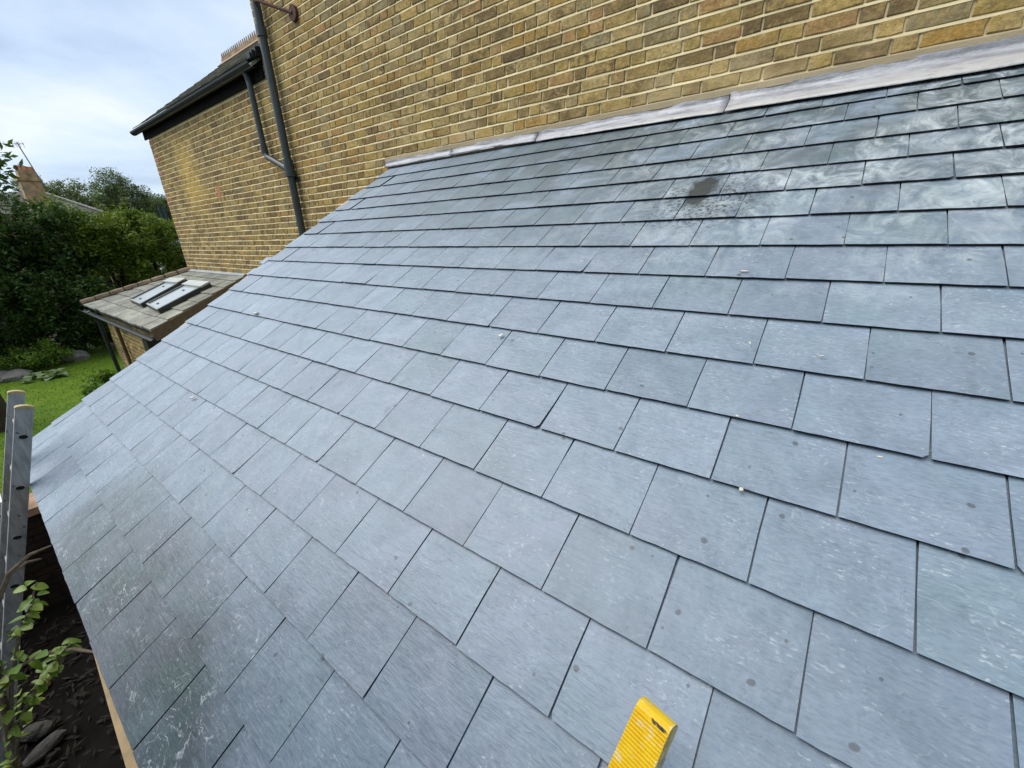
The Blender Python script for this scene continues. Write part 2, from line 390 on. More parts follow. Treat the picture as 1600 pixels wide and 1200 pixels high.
M_SLATE = mat_slate()
M_EDGE = mat_plain('broken_slate_edge', (0.022, 0.025, 0.028), 0.9, 0.4, 60, 0.5)
M_BRICK = mat_brick('stock_brick', False)
M_BRICKS = mat_brick('stock_brick_many', True)
M_MORTAR = mat_mortar('lime_mortar')
M_POINT = mat_mortar('cement_fillet', (0.40, 0.33, 0.21))
M_LEAD = mat_lead()
M_DECK = mat_plain('roofing_felt', (0.018, 0.019, 0.021), 0.95)
M_TIMBER = mat_plain('pale_timber', (0.50, 0.36, 0.19), 0.75, 0.2, 20)
M_PIPE = mat_plain('dark_pipe_paint', (0.030, 0.042, 0.042), 0.42, 0.3, 8, 0.1, 0, 0.5)
M_GUTTER = mat_plain('black_gutter_paint', (0.012, 0.016, 0.016), 0.5, 0.3, 8, 0.1)
M_FASCIA_SHADE = mat_plain('shaded_fascia_board', (0.010, 0.010, 0.009), 0.9, 0.3, 8, 0.2, 0, 0.1)  # black colour stands in for the shadow under the wing eaves
M_RUST = mat_plain('rusty_iron', (0.07, 0.028, 0.018), 0.85, 0.5, 40)
M_SOIL = mat_plain('black_soil', (0.006, 0.005, 0.004), 0.95, 0.6, 5, 0.9, 0, 0.15)

# ------------------------------------------------------------------ setting: ground
def sheet(name, pts, mat, label=None, kind='structure', thick=None):
    b = MB(); b.add(pts, [tuple(range(len(pts)))]); o = b.build(name, mat, recalc=False)
    return tag(o, label, None, None, kind)
GZ = -4.3
N = Nodes('garden_earth'); P = N.pos()
ge = N.mix(N.step(N.noise(P, 1.2, 5), 0.4, 0.6), (0.03, 0.026, 0.018), (0.05, 0.05, 0.022))
M_EARTH = N.done(ge, 0.95, N.bump(N.noise(P, 9, 5), 0.6, 0.03), 0.2)
sheet('ground', [(-300, -300, GZ - .02), (300, -300, GZ - .02), (300, 300, GZ - .02), (-300, 300, GZ - .02)], M_EARTH)

N = Nodes('mown_lawn'); P = N.pos()
lc = N.mix(N.step(N.noise(P, 1.1, 5, 0.6), 0.35, 0.65), (0.075, 0.15, 0.006), (0.135, 0.21, 0.010))
lc = N.mix(N.math('MULTIPLY', N.step(N.noise(P, 60, 3), 0.45, 0.65), 0.5), lc, (0.035, 0.075, 0.006))
M_LAWN = N.done(lc, 0.9, N.bump(N.noise(P, 70, 4), 0.8, 0.03), 0.2)
lawn_pts = []
b = MB()
edge = [(6.35, 2.6), (6.35, 8.5), (12, 9.5), (18, 8.5), (21, 6), (20.2, 3.6), (19.0, 2.8), (19.4, 2.1), (21.4, 1.5), (21.9, 0.6), (20, 0.0), (16.5, 0.4), (11.4, 1.9), (9, 2.2)]
b.add([(x, y, GZ) for x, y in edge], [tuple(range(len(edge)))])
tag(b.build('lawn', M_LAWN, recalc=False), None, None, None, 'structure')
# grass blades (stuff) over the lawn
def inside(x, y, poly):
    c = False; j = len(poly) - 1
    for i in range(len(poly)):
        xi, yi = poly[i]; xj, yj = poly[j]
        if (yi > y) != (yj > y) and x < (xj - xi) * (y - yi) / (yj - yi) + xi: c = not c
        j = i
    return c
M_GRASS = mat_foliage('grass_blades', (0.07, 0.14, 0.006), (0.15, 0.23, 0.012))
b = MB()
for i in range(26000):
    x = rnd.uniform(6.4, 21.5); y = rnd.uniform(0.3, 7.0)
    if not inside(x, y, edge): continue
    a = rnd.uniform(0, 6.28); h = rnd.uniform(.02, .05); w = .007; dx, dy = math.cos(a) * w, math.sin(a) * w
    lx, ly = rnd.uniform(-.03, .03), rnd.uniform(-.03, .03)
    b.add([(x - dx, y - dy, GZ), (x + dx, y + dy, GZ), (x + lx, y + ly, GZ + h)], [(0, 1, 2)])
tag(b.build('grass', M_GRASS, recalc=False), 'short green grass growing over the lawn', 'grass', None, 'stuff')

# ------------------------------------------------------------------ lean-to extension with slate roof
TH = math.radians(29.97); CT, ST = math.cos(TH), math.sin(TH)
def roofp(x, v, h=0.0): return Vector((x, v * CT + h * ST, -v * ST + h * CT))
VLINE = [0.03, 0.246, 0.450, 0.672, 0.873, 1.071, 1.272, 1.475, 1.673, 1.873, 2.078, 2.281, 2.481, 2.688, 2.894, 3.090, 3.285, 3.486, 3.702]
XV = 3.897; XR = -2.2
ext = thing('lean_to_extension', 'single-storey side extension with a new blue-grey slate roof and lead flashing against the brick house', 'extension')
b = MB()
for_base = [(XR, .03, GZ), (XR, 3.05, GZ), (XR, 3.05, -1.86), (XR, .03, -.12)]
b.prism(for_base, [(3.86, y, z) for _, y, z in for_base])
b.build('wall', mat_plain('extension_brick', (0.22, 0.16, 0.09), 0.9, 0.4, 9, 0.6), ext)
# roof deck (felt and battens) under the slates
b = MB()
lo = [roofp(XR, 0.0, -.05), roofp(XR, 3.60, -.05), roofp(XR, 3.60, -.021), roofp(XR, 0.0, -.021)]
b.prism(lo, [p + Vector((XV - .012 - XR, 0, 0)) for p in lo])
roof = b.build('roof', M_DECK, ext)
for k in range(1, 19):
    pass

def slate_mesh(seed, wid, corner=0):
    r = random.Random(seed); L = 0.46; n = 9; t = .0062
    hw = wid / 2; pts = []
    for i in range(n):                                  # tail edge, dressed and uneven
        u = i / (n - 1)
        pts.append((-hw + wid * u + (r.uniform(-.001, .001) if 0 < i < n - 1 else 0), r.uniform(-.0011, .0009)))
    if corner == 1: pts[-1] = (hw - .012, -.001); pts.insert(len(pts), (hw - .002, .010))
    if corner == 2: pts[0] = (-hw + .007, 0.0); pts.insert(0, (-hw + .001, .009))
    for i in range(1, 5): pts.append((hw + r.uniform(-.0014, .0012), L * i / 4 * (0.98 if i < 4 else 1)))
    for i in range(4, 0, -1): pts.append((-hw + r.uniform(-.0012, .0014), L * i / 4))
    m = len(pts); cx = 0; cy = .2
    top = [(x, y, r.uniform(-.0005, .0007)) for x, y in pts]
    bot = []
    for x, y in pts:
        bot.append((x * .985, y + (.003 if y < .02 else 0), -t))
    bb = MB()
    bb.add(top + bot, [tuple(range(m))]); bb.f += [(i, m + i, m + (i + 1) % m, (i + 1) % m) for i in range(m)]; bb.mi += [1] * m
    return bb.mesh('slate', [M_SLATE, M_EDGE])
SLATES = {}
def slate_variant(wid, kseed, corner):
    key = (round(wid, 3), kseed, corner)
    if key not in SLATES: SLATES[key] = slate_mesh(hash(key) % 99991, wid, corner)
    return SLATES[key]
slate_list = []
STEP = .0088
for k in range(1, 19):
    x0 = (-.164 + .0062 * (k - 4)) if k % 2 == 0 else (-.0515 + .0062 * (k - 3))
    xs = []; i = -12
    while True:
        x = x0 + .25035 * i; i += 1
        if x < XR: continue
        if x > XV - .07: break
        xs.append(x + rnd.uniform(-.0018, .0018))
    xs.append(XV + rnd.uniform(-.004, .006))
    for a, c in zip(xs, xs[1:]):
        w = c - a; mid = (a + c) / 2; v = VLINE[k] + rnd.uniform(-.0014, .0016)
        gap = rnd.choice([.002, .0025, .003, .003, .0035, .004, .0045, .005])
        ang = rnd.gauss(0, .0020)
        lift = max(0, rnd.gauss(.0008, .0013))
        area = screen_area([roofp(a, VLINE[k]), roofp(c, VLINE[k]), roofp(c, VLINE[k - 1]), roofp(a, VLINE[k - 1])])
        slate_list.append((area, k, mid, w - gap, v, ang, lift))
BASIS = Matrix(((-1, 0, 0), (0, -CT, ST), (0, ST, CT)))
def slate_matrix(mid, v, ang, lift, k):
    p = roofp(mid, v, lift * .6)
    g = VLINE[k] - VLINE[k - 1]
    tilt = Matrix.Rotation(-(STEP + lift) / max(g, .18), 3, 'X')
    return Matrix.Translation(p) @ (BASIS @ tilt @ Matrix.Rotation(ang, 3, 'Z')).to_4x4()
slate_list.sort(key=lambda s: -s[0])
rest = MB()
for n, (area, k, mid, w, v, ang, lift) in enumerate(slate_list):
    M = slate_matrix(mid, v, ang, lift, k)
    if n < 300 and area > 1:
        wq = .2475 if w > .246 else (.2455 if w > .2445 else (.2435 if w > .242 else round(w, 2)))
        cr = rnd.choices([0, 1, 2], [22, 1, 1])[0]
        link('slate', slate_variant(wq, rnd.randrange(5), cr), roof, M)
    else:
        me = slate_variant(.2455 if w > .235 else round(w, 2), 0, 0)
        rest.add([M @ vv.co for vv in me.vertices], [tuple(p.vertices) for p in me.polygons]); rest.mi[-len(me.polygons):] = [p.material_index for p in me.polygons]
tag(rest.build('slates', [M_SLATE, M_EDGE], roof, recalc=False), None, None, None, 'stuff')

# eaves: short doubling slates, timber fascia
b = MB()
fpts = [(3.87, 3.200), (1.80, 3.206), (1.35, 3.222), (.9, 3.236), (XR, 3.24)]
vs = []
for x, y in fpts: vs += [(x, y - .03, -2.0), (x, y, -2.0), (x, y, -1.882), (x, y - .03, -1.874)]
b.add(vs, [(i * 4 + j, i * 4 + (j + 1) % 4, i * 4 + 4 + (j + 1) % 4, i * 4 + 4 + j) for i in range(4) for j in range(4)] + [(0, 1, 2, 3), (16, 17, 18, 19)])
b.build('fascia_board', M_TIMBER, ext)
b = MB()
for i in range(24):
    x = XR + .2504 * i + .1
    if x + .25 > XV: break
    M = slate_matrix(x + .125, 3.705, 0, 0, 18)
    b.box((-.123, .004, -.014), (.123, .2, -.0075), 0, M)
tag(b.build('doubling_slates', M_SLATE, roof), None, None, None, 'stuff')
# bedded mortar and slips along the verge
vm = MB(); r = random.Random(5)
v = 0.55
while v < 3.6:
    L = r.uniform(.06, .16); w = r.uniform(.0, .03) + (.03 if 1.5 < v < 2.45 else .004)
    h = r.uniform(-.016, -.004)
    base = [roofp(XV - .02, v, -.06), roofp(XV + w, v, -.06), roofp(XV + w, v + L - .004, -.06), roofp(XV - .02, v + L - .004, -.06)]
    top = [roofp(XV - .02, v, -.012), roofp(XV + w * .9, v, h - .008), roofp(XV + w * .85, v + L - .004, h - .008), roofp(XV - .02, v + L - .004, -.012)]
    vm.prism(base, top); v += L
vm.build('verge_mortar', mat_plain('verge_mortar', (0.48, 0.36, 0.25), 0.95, 0.35, 14, 0.5), ext)
b = MB()
for v0, w in ((1.62, .09), (1.78, .05)):
    pts = [roofp(XV - .01, v0, -.004), roofp(XV + w, v0 + .01, -.004), roofp(XV + w, v0 + .09, -.004), roofp(XV - .01, v0 + .10, -.004)]
    b.prism([p + Vector((0, 0, -.008)) for p in pts], pts)
b.build('verge_slip', M_SLATE, ext)

# lead flashing in lapped lengths
fl = thing_part = MB()
flash_parent = None
xb = [3.960, 2.976, 2.033, 0.665, -0.72, -2.2]
def lead_sheet(x1, x0, idx):
    """x1 far end, x0 near end"""
    r = random.Random(idx * 7 + 3); nx = max(10, int((x1 - x0) / .05)); b = MB(); vs = []
    prof = 8
    lift = .0022 * (idx % 2)
    for i in range(nx + 1):
        x = x1 + (x0 - x1) * i / nx
        vb = min(.172, max(.03, .156 - .053 * x)) + .004 * noise.noise(Vector((x * 3.1, idx, 0)))
        zt = .060 + .006 * noise.noise(Vector((x * 5, 2.2, idx))) + .003 * noise.noise(Vector((x * 17, 5.2, idx)))
        slant = .018 * (1 - i / nx) if i < 2 else 0
        for j in range(prof):
            u = j / (prof - 1)
            if u < .43:
                t = u / .43; y = .009 + .004 * t; z = zt + (.026 - zt) * t
                y += .010 * noise.noise(Vector((x * 6, z * 22, 9.1 + idx))) * math.sin(math.pi * min(1, t + .15))
            else:
                t = (u - .43) / .57
                p = roofp(0, .03 + (vb - .03) * t, .0205 - .004 * t + .003 * noise.noise(Vector((x * 5, t * 2, 3.3 + idx))))
                y, z = p.y, p.z
                if j == 4: z += .004
            vs.append((x, y + lift, z + lift))
    fs = [(i * prof + j, i * prof + j + 1, (i + 1) * prof + j + 1, (i + 1) * prof + j) for i in range(nx) for j in range(prof - 1)]
    # folded lower and end edges give the sheet its thickness
    o = len(vs)
    for i in range(nx + 1):
        x, y, z = vs[i * prof + prof - 1]; vs.append((x, y - .001, z - .006))
    fs += [(i * prof + prof - 1, o + i, o + i + 1, (i + 1) * prof + prof - 1) for i in range(nx)]
    o = len(vs)
    for j in range(prof):
        x, y, z = vs[nx * prof + j]; vs.append((x, y - .003, z - .0045))
    fs += [(nx * prof + j, nx * prof + j + 1, o + j + 1, o + j) for j in range(prof - 1)]
    o = len(vs)
    for j in range(prof):
        x, y, z = vs[j]; vs.append((x, y - .003, z - .0045))
    fs += [(j + 1, j, o + j, o + j + 1) for j in range(prof - 1)]
    b.add(vs, fs)
    return b
fp = MB(); fp.box((XR, .001, .004), (3.955, .006, .03))
flash = fp.build('lead_flashing', M_LEAD, ext)
for i, (x1, x0) in enumerate(zip(xb, xb[1:])):
    lead_sheet(x1 - (.0035 if i else 0), x0 + .0035, i).build('lead_sheet', M_LEAD, flash, smooth=True, recalc=False)
# mortar fillet above the lead
b = MB(); nseg = 90; vs = []
for i in range(nseg + 1):
    x = 3.97 + (XR - 3.97) * i / nseg
    zt = .092 + .004 * noise.noise(Vector((x * 4, 1, 1))); zb = .054 + .006 * noise.noise(Vector((x * 6, 7, 1)))
    vs += [(x, .001, zt), (x, .009, zt - .008), (x, .0115, zb), (x, .001, zb - .006)]
b.add(vs, [(i * 4 + j, i * 4 + j + 1, (i + 1) * 4 + j + 1, (i + 1) * 4 + j) for i in range(nseg) for j in range(3)])
b.build('mortar_fillet', M_POINT, ext, recalc=True)

# ------------------------------------------------------------------ brick house
HX0, HXC, WX1 = -3.2, 6.13, 11.19
house = thing('brick_house', 'tall yellow stock brick house with a lower rear wing, black gutter and dark downpipes', 'house')
b = MB()
b.box((HX0, -7.5, GZ), (HXC - .006, -.004, 4.6))
b.box((HXC - .006, -3.72, GZ), (WX1 - .006, -.005, 1.36))
ga = [(HXC, -3.72, 1.36), (HXC, -.005, 1.36), (HXC, -1.86, 2.86)]
b.prism(ga, [(WX1 - .006, y, z) for _, y, z in ga])
wall = b.build('wall', M_MORTAR, house)
def brick_mesh(seed, w, h):
    r = random.Random(seed); d = .0055; c = .0035; bb = MB()
    J = lambda s=.0022: r.uniform(-s, s)
    def ring(hw, hh, y, s):
        return [(sx * hw + J(s), y + J(.0008), sz * hh + J(s)) for sx, sz in ((-1, -1), (0, -1), (1, -1), (1, 0), (1, 1), (0, 1), (-1, 1), (-1, 0))]
    back = ring(w / 2 + .001, h / 2 + .001, -.006, .0008); mid = ring(w / 2, h / 2, d * .2, .0036); front = [(x * (1 - c * 2 / w), d + J(.001), z * (1 - c * 2 / h)) for x, y, z in mid]
    n = 8
    bb.add(back + mid + front, [tuple(range(2 * n, 3 * n))[::-1]] +
           [(i, (i + 1) % n, n + (i + 1) % n, n + i)[::-1] for i in range(n)] + [(n + i, n + (i + 1) % n, 2 * n + (i + 1) % n, 2 * n + i)[::-1] for i in range(n)])
    return bb.mesh('brick', M_BRICK)
BR = {}
def brick_var(w, h, s):
    key = (round(w, 3), round(h, 3), s)
    if key not in BR: BR[key] = brick_mesh(hash(key) % 99991, *key[:2])
    return BR[key]
CH = .0784; ZO = 1.5                      # course height
Z_OFF = (.0862 % CH)
bricks = []
jt = .0100; bedj = .0165
k0 = int((-1.45 - Z_OFF) / CH)
for k in range(k0, 40):
    zc = Z_OFF + k * CH; zm = zc + CH / 2
    if zm > 2.75: break
    xend = WX1 if zm < 1.22 else HXC
    x = HX0 + rnd.uniform(0, .15) + (0 if k % 2 else .08); hd = bool(k % 2)
    first = True
    while x < xend - .02:
        L = .221 if not hd else .1075
        L += rnd.uniform(-.006, .006)
        if x + L > xend - .09 and x + L < xend: L = xend - x
        if x + L > xend: L = xend - x
        # only where the wall can be seen: above the slates, and left of the verge
        if x > 3.75 or zm > .082:
            if L > .03:
                ar = screen_area([(x, 0, zc), (x + L, 0, zc), (x + L, 0, zc + CH), (x, 0, zc + CH)])
                bricks.append((ar, x + L / 2, zm, L - jt, k))
        x += L
        p = rnd.random()
        hd = (not hd) if p < .86 else hd
bricks.sort(key=lambda t: -t[0])
many = MB()
orange_done = 0
redm = MB()
for n, (ar, xm, zm, w, k) in enumerate(bricks):
    h = CH - bedj
    pr = rnd.uniform(-.0035, .0015)
    rot = Matrix.Rotation(rnd.gauss(0, .006), 4, 'Y') @ Matrix.Rotation(rnd.gauss(0, .012), 4, 'Z')
    M = Matrix.Translation((xm, pr, zm + bedj * .12 + rnd.uniform(-.0012, .0012) + .004 * noise.noise(Vector((xm * 1.1, k * .37, 0))))) @ rot
    wq = round(w / .006) * .006
    me = brick_var(wq, .062, rnd.randrange(4))
    if abs(xm - 8.49) < .085 and -.03 < zm < .2:
        continue
    if n < 300:
        link('brick', me, wall, M)
    else:
        tgt = redm if (xm > WX1 - .16 and rnd.random() < .65) else many
        tgt.add([M @ vv.co for vv in me.vertices], [tuple(p.vertices) for p in me.polygons])
tag(many.build('bricks', M_BRICKS, wall, recalc=False), None, None, None, 'stuff')
# weather-struck bed joints: each slopes out to its lower edge
bj = MB(); r = random.Random(31)
for k in range(k0, 40):
    z = Z_OFF + k * CH
    if z > 2.75: break
    xe = WX1 - .004 if z < 1.2 else HXC - .004
    xs0 = HX0 if z > .07 else 3.78
    n = int((xe - xs0) / .11); vs = []
    for i in range(n + 1):
        x = xs0 + (xe - xs0) * i / n
        w = .004 * noise.noise(Vector((x * 1.1, (k - .5) * .37, 0)))
        t = z + .0110 + w + r.uniform(-.0015, .0015); bt = z - .0058 + w + r.uniform(-.0015, .0015)
        vs += [(x, -.0035, t), (x, .0012 + r.uniform(0, .0015), (t * .45 + bt * .55)), (x, .0042 + r.uniform(-.0008, .0008), bt), (x, -.002, bt - .0035)]
    bj.add(vs, [(i * 4 + j, i * 4 + j + 1, i * 4 + j + 5, i * 4 + j + 4) for i in range(n) for j in range(3)])
tag(bj.build('bed_joints', M_MORTAR, wall), None, None, None, 'stuff')
M_RED = mat_plain('red_rubber_brick', (0.32, 0.15, 0.075), 0.9, 0.5, 9, 0.5)
tag(redm.build('corner_bricks', M_RED, wall, recalc=False), 'soft red bricks up the outer corner of the wing', None, None, 'stuff')
b = MB(); b.box((8.415, -.003, -.018), (8.565, .004, .19))
b.build('air_brick', mat_plain('orange_terracotta', (0.42, 0.18, 0.08), 0.9, 0.25, 20, 0.4), wall)
# wing roof: slates, gutter, fascia, crested ridge
M_OLD = mat_plain('weathered_roof_slate', (0.19, 0.19, 0.15), 0.85, 0.45, 3.5, 0.6)
RZ0, RY0, RYR, RZR = 1.40, .14, -1.86, 2.93
wl_ = math.hypot(RYR - RY0, RZR - RZ0); wd = Vector((0, (RYR - RY0) / wl_, (RZR - RZ0) / wl_)); wn_ = Vector((0, (RZR - RZ0) / wl_, -(RYR - RY0) / wl_))
b = MB()
rp = [Vector((0, RY0, RZ0 - .05)), Vector((0, RYR, RZR - .05)), Vector((0, -3.86, RZ0 - .05)), Vector((0, -3.86, RZ0 - .09)), Vector((0, RYR, RZR - .1)), Vector((0, RY0, RZ0 - .09))]
b.prism([p + Vector((HXC, 0, 0)) for p in rp][::1], [p + Vector((11.36, 0, 0)) for p in rp])
wroof = b.build('wing_roof', M_OLD, house)
b = MB()
nr = int(wl_ / .2)
for k in range(nr + 1):
    x = HXC + .02 - (.12 if k % 2 else 0)
    while x < 11.38:
        xe = min(x + .245, 11.38); xs_ = max(x, HXC + .005)
        if xe - xs_ > .03:
            t0 = k * .2; t1 = min(t0 + .26, wl_); l = rnd.uniform(0, .006)
            q = [Vector((xs_, RY0, RZ0)) + wd * t0 + wn_ * (.012 + l), Vector((xe, RY0, RZ0)) + wd * t0 + wn_ * (.012 + l),
                 Vector((xe, RY0, RZ0)) + wd * t1 + wn_ * (-.004), Vector((xs_, RY0, RZ0)) + wd * t1 + wn_ * (-.004)]
            b.prism([p - wn_ * .009 for p in q], q)
        x += .25
tag(b.build('slates', M_OLD, wroof, recalc=False), None, None, None, 'stuff')
M_TERRA = mat_plain('terracotta', (0.30, 0.21, 0.13), 0.9, 0.35, 6, 0.5)
x = HXC + .02
while x < 11.3:
    b = MB(); L = .45
    b.prism([(x, RYR + .13, RZR - .07), (x, RYR, RZR + .05), (x, RYR - .13, RZR - .07)], [(x + L - .01, RYR + .13, RZR - .07), (x + L - .01, RYR, RZR + .05), (x + L - .01, RYR - .13, RZR - .07)])
    b.box((x, RYR - .012, RZR + .03), (x + L - .01, RYR + .012, RZR + .09))
    for j in range(5):
        xx = x + .03 + j * .088
        b.prism([(xx - .028, RYR - .01, RZR + .09), (xx + .028, RYR - .01, RZR + .09), (xx, RYR - .01, RZR + .19)], [(xx - .028, RYR + .01, RZR + .09), (xx + .028, RYR + .01, RZR + .09), (xx, RYR + .01, RZR + .19)])
    b.build('ridge_tile', M_TERRA, wroof, recalc=True); x += L
b = MB(); b.box((HXC, .004, 1.215), (11.32, .03, 1.375)); b.build('fascia', M_FASCIA_SHADE, house)
b = MB(); seg = 8; xs_ = (HXC + .02, 11.52)
ring = [(.115 + .062 * math.cos(math.pi + math.pi * i / seg), 1.37 + .062 * math.sin(math.pi + math.pi * i / seg)) for i in range(seg + 1)]
ring2 = [(.115 + .055 * math.cos(2 * math.pi - math.pi * i / seg), 1.37 + .055 * math.sin(2 * math.pi - math.pi * i / seg)) for i in range(seg + 1)]
prof = ring + ring2
b.prism([(xs_[0], y, z) for y, z in prof], [(xs_[1], y, z) for y, z in prof])
b.prism([(xs_[1] + .001, y, z) for y, z in ring], [(xs_[1] + .006, y, z) for y, z in ring])
b.build('gutter', M_GUTTER, house)
# broken verge flashing where the wing roof meets the house
b = MB()
r = random.Random(3)
for i in range(16):
    t = r.uniform(0, .5); p = Vector((HXC + r.uniform(-.10, .05), RY0 - .02, RZ0 + .02)) + wd * t
    s = r.uniform(.03, .07)
    b.box(p - Vector((s, .03, s * .7)), p + Vector((s, .03, s * .7)))
b.build('verge_lump', M_GUTTER, house)
# downpipes
b = MB(); py = .075
b.tube([(5.85, py, 3.4), (5.85, py, -1.25)], .046, 14)
for z in (1.60, 3.0): b.tube([(5.85, py, z + .05), (5.85, py, z - .05)], .058, 14)
dp = b.build('downpipe', M_PIPE, house, smooth=False)
b = MB()
b.tube([(5.85, py, .27), (5.85, py, .10)], .060, 14); b.tube([(5.85, py, .10), (5.85, py, .075)], .07, 14)
b.box((5.76, .004, .03), (5.94, .03, .07))
b.build('pipe_socket', M_PIPE, dp)
b = MB(); b.tube([(6.42, .10, 1.33), (6.42, .075, 1.22), (6.41, py, .42), (6.37, py, .36), (5.92, py, .18), (5.87, py, .15)], .036, 12)
b.tube([(6.41, py, .50), (6.41, py, .40)], .044, 12)
b.build('branch_pipe', M_PIPE, house, smooth=False)
b = MB(); b.tube([(5.80, .11, 1.86), (5.72, .10, 1.84), (5.20, .03, 1.62)], .017, 8)
b.tube([(5.20, .002, 1.62), (5.20, .035, 1.62)], .075, 10)
b.build('pipe_stay', M_RUST, house)

# ------------------------------------------------------------------ old outbuilding beyond the verge
shed = thing('outbuilding', 'small old brick outbuilding with a mossy slate roof and two long skylights', 'outbuilding')
Q00, Q10, Q11, Q01 = Vector((11.42, 1.775, -1.762)), Vector((7.03, 1.775, -1.762)), Vector((8.22, -.0, -1.272)), Vector((10.95, .0, -1.272))
def sp(u, v, h=0.0):
    p = (Q00 * (1 - u) + Q10 * u) * (1 - v) + (Q01 * (1 - u) + Q11 * u) * v
    return p + Vector((0, .265, .964)) * h
def slab(b, u0, u1, v0, v1, h0, h1, ha=None, hb=None):
    bt = [sp(u0, v0, h0), sp(u1, v0, h0), sp(u1, v1, h0), sp(u0, v1, h0)]
    ha = h1 if ha is None else ha; hb = h1 if hb is None else hb
    tp = [sp(u0, v0, ha), sp(u1, v0, ha), sp(u1, v1, hb), sp(u0, v1, hb)]
    b.prism(bt, tp)
b = MB(); slab(b, 0.005, .995, .01, .995, -.09, -.012); sroof = b.build('roof', M_DECK, shed)
N = Nodes('mossy_slate'); P = N.pos(); r_ = N.rand_obj()
mc = N.mix(N.step(N.noise(P, 2.5, 5, 0.65), 0.38, 0.62), (0.20, 0.20, 0.175), (0.33, 0.33, 0.285))
mc = N.mix(1.0, mc, N.mix(r_, (0.72, 0.72, 0.72), (1.15, 1.15, 1.1)), 'MULTIPLY')
mc = N.mix(N.math('MULTIPLY', N.step(N.noise(P, 14, 4), 0.58, 0.66), 0.6), mc, (0.10, 0.10, 0.06))
M_MOSSY = N.done(mc, 0.9, N.bump(N.noise(P, 30, 5), 0.5, 0.01), 0.2)
for k in range(7):
    nv = 7; ncol = 12; off = .5 / ncol if k % 2 else 0
    for j in range(-1, ncol):
        u0 = max(0, j / ncol + off + .0015); u1 = min(1, (j + 1) / ncol + off - .0015)
        if u1 - u0 < .012: continue
        b = MB(); l = rnd.uniform(0, .008)
        slab(b, u0, u1, k / nv + rnd.uniform(-.006, .006), min(1, (k + 1.3) / nv), -.012, .0, .016 + l, .0)
        b.build('slate', M_MOSSY, sroof, recalc=True)
b = MB(); slab(b, .0, 1.0, .955, 1.02, .0, .03); b.build('roof_flashing', mat_plain('grey_lead_strip', (0.34, 0.36, 0.37), 0.5, 0.2, 6), shed)
M_VTILE = mat_plain('verge_tile', (0.20, 0.15, 0.10), 0.9, 0.5, 5, 0.6)
for i in range(8):
    b = MB(); v0 = i / 8; v1 = (i + 1) / 8 - .012
    b.tube([sp(-.004, v0, .03), sp(-.004, (v0 + v1) / 2, .036), sp(-.004, v1, .03)], [.065, .062, .058], 8)
    b.build('verge_tile', M_VTILE, shed)
b = MB(); slab(b, .993, 1.0, .0, .97, -.15, -.005); b.build('barge_board', mat_plain('grey_brown_board', (0.12, 0.10, 0.07), 0.8), shed)
M_GLASS = Nodes('skylight_glass').done((0.36, 0.40, 0.40), 0.14, None, 0.8)
M_FRAME = mat_plain('dark_skylight_frame', (0.03, 0.036, 0.036), 0.4, 0.2, 8, 0.1)
def uv_of(x, y):                                   # invert the bilinear roof patch
    u = v = .5
    for _ in range(30):
        p = sp(u, v); du = (sp(u + 1e-4, v) - p) / 1e-4; dv = (sp(u, v + 1e-4) - p) / 1e-4
        det = du.x * dv.y - du.y * dv.x; ex, ey = x - p.x, y - p.y
        u += (ex * dv.y - ey * dv.x) / det; v += (du.x * ey - du.y * ex) / det
    return u, v
for FL, FR, BR_, BL in (((9.60, 1.39), (8.73, 1.43), (9.59, .50), (10.28, .55)), ((8.61, 1.39), (7.76, 1.45), (8.36, .52), (9.20, .55))):
    c = [uv_of(*p) for p in (FL, FR, BR_, BL)]
    def lerp(s, t, h):
        a = (c[0][0] * (1 - s) + c[1][0] * s, c[0][1] * (1 - s) + c[1][1] * s); d = (c[3][0] * (1 - s) + c[2][0] * s, c[3][1] * (1 - s) + c[2][1] * s)
        return sp(a[0] * (1 - t) + d[0] * t, a[1] * (1 - t) + d[1] * t, h)
    def pr(b, s0, s1, t0, t1, h0, h1):
        b.prism([lerp(s0, t0, h0), lerp(s1, t0, h0), lerp(s1, t1, h0), lerp(s0, t1, h0)], [lerp(s0, t0, h1), lerp(s1, t0, h1), lerp(s1, t1, h1), lerp(s0, t1, h1)])
    b = MB(); pr(b, 0, 1, 0, 1, .0, .06)
    pr(b, 0, .07, 0, 1, .06, .085); pr(b, .93, 1, 0, 1, .06, .085); pr(b, .07, .93, 0, .035, .06, .072)
    sk = b.build('skylight', M_FRAME, shed)
    b = MB(); pr(b, .07, .93, .035, .80, .061, .070); b.build('glass', M_GLASS, sk)
    b = MB(); pr(b, -.01, 1.01, .80, 1.0, .072, .10); b.build('top_hood', mat_plain('grey_hood', (0.42, 0.44, 0.42), 0.5, 0.15, 5), sk)
    b = MB(); pr(b, .05, .95, .0, .03, .074, .084); b.build('sill_bar', mat_plain('grey_bar', (0.30, 0.32, 0.31), 0.5, 0.15, 5), sk)
    b = MB(); pr(b, .42, .50, .10, .14, .0705, .078); pr(b, .42, .50, .62, .66, .0705, .078); b.build('catch', M_FRAME, sk)
b = MB(); b.box((7.35, .0, GZ), (11.05, 1.6, -1.86)); swall = b.build('wall', M_MORTAR, shed)
bb = MB(); r = random.Random(9)
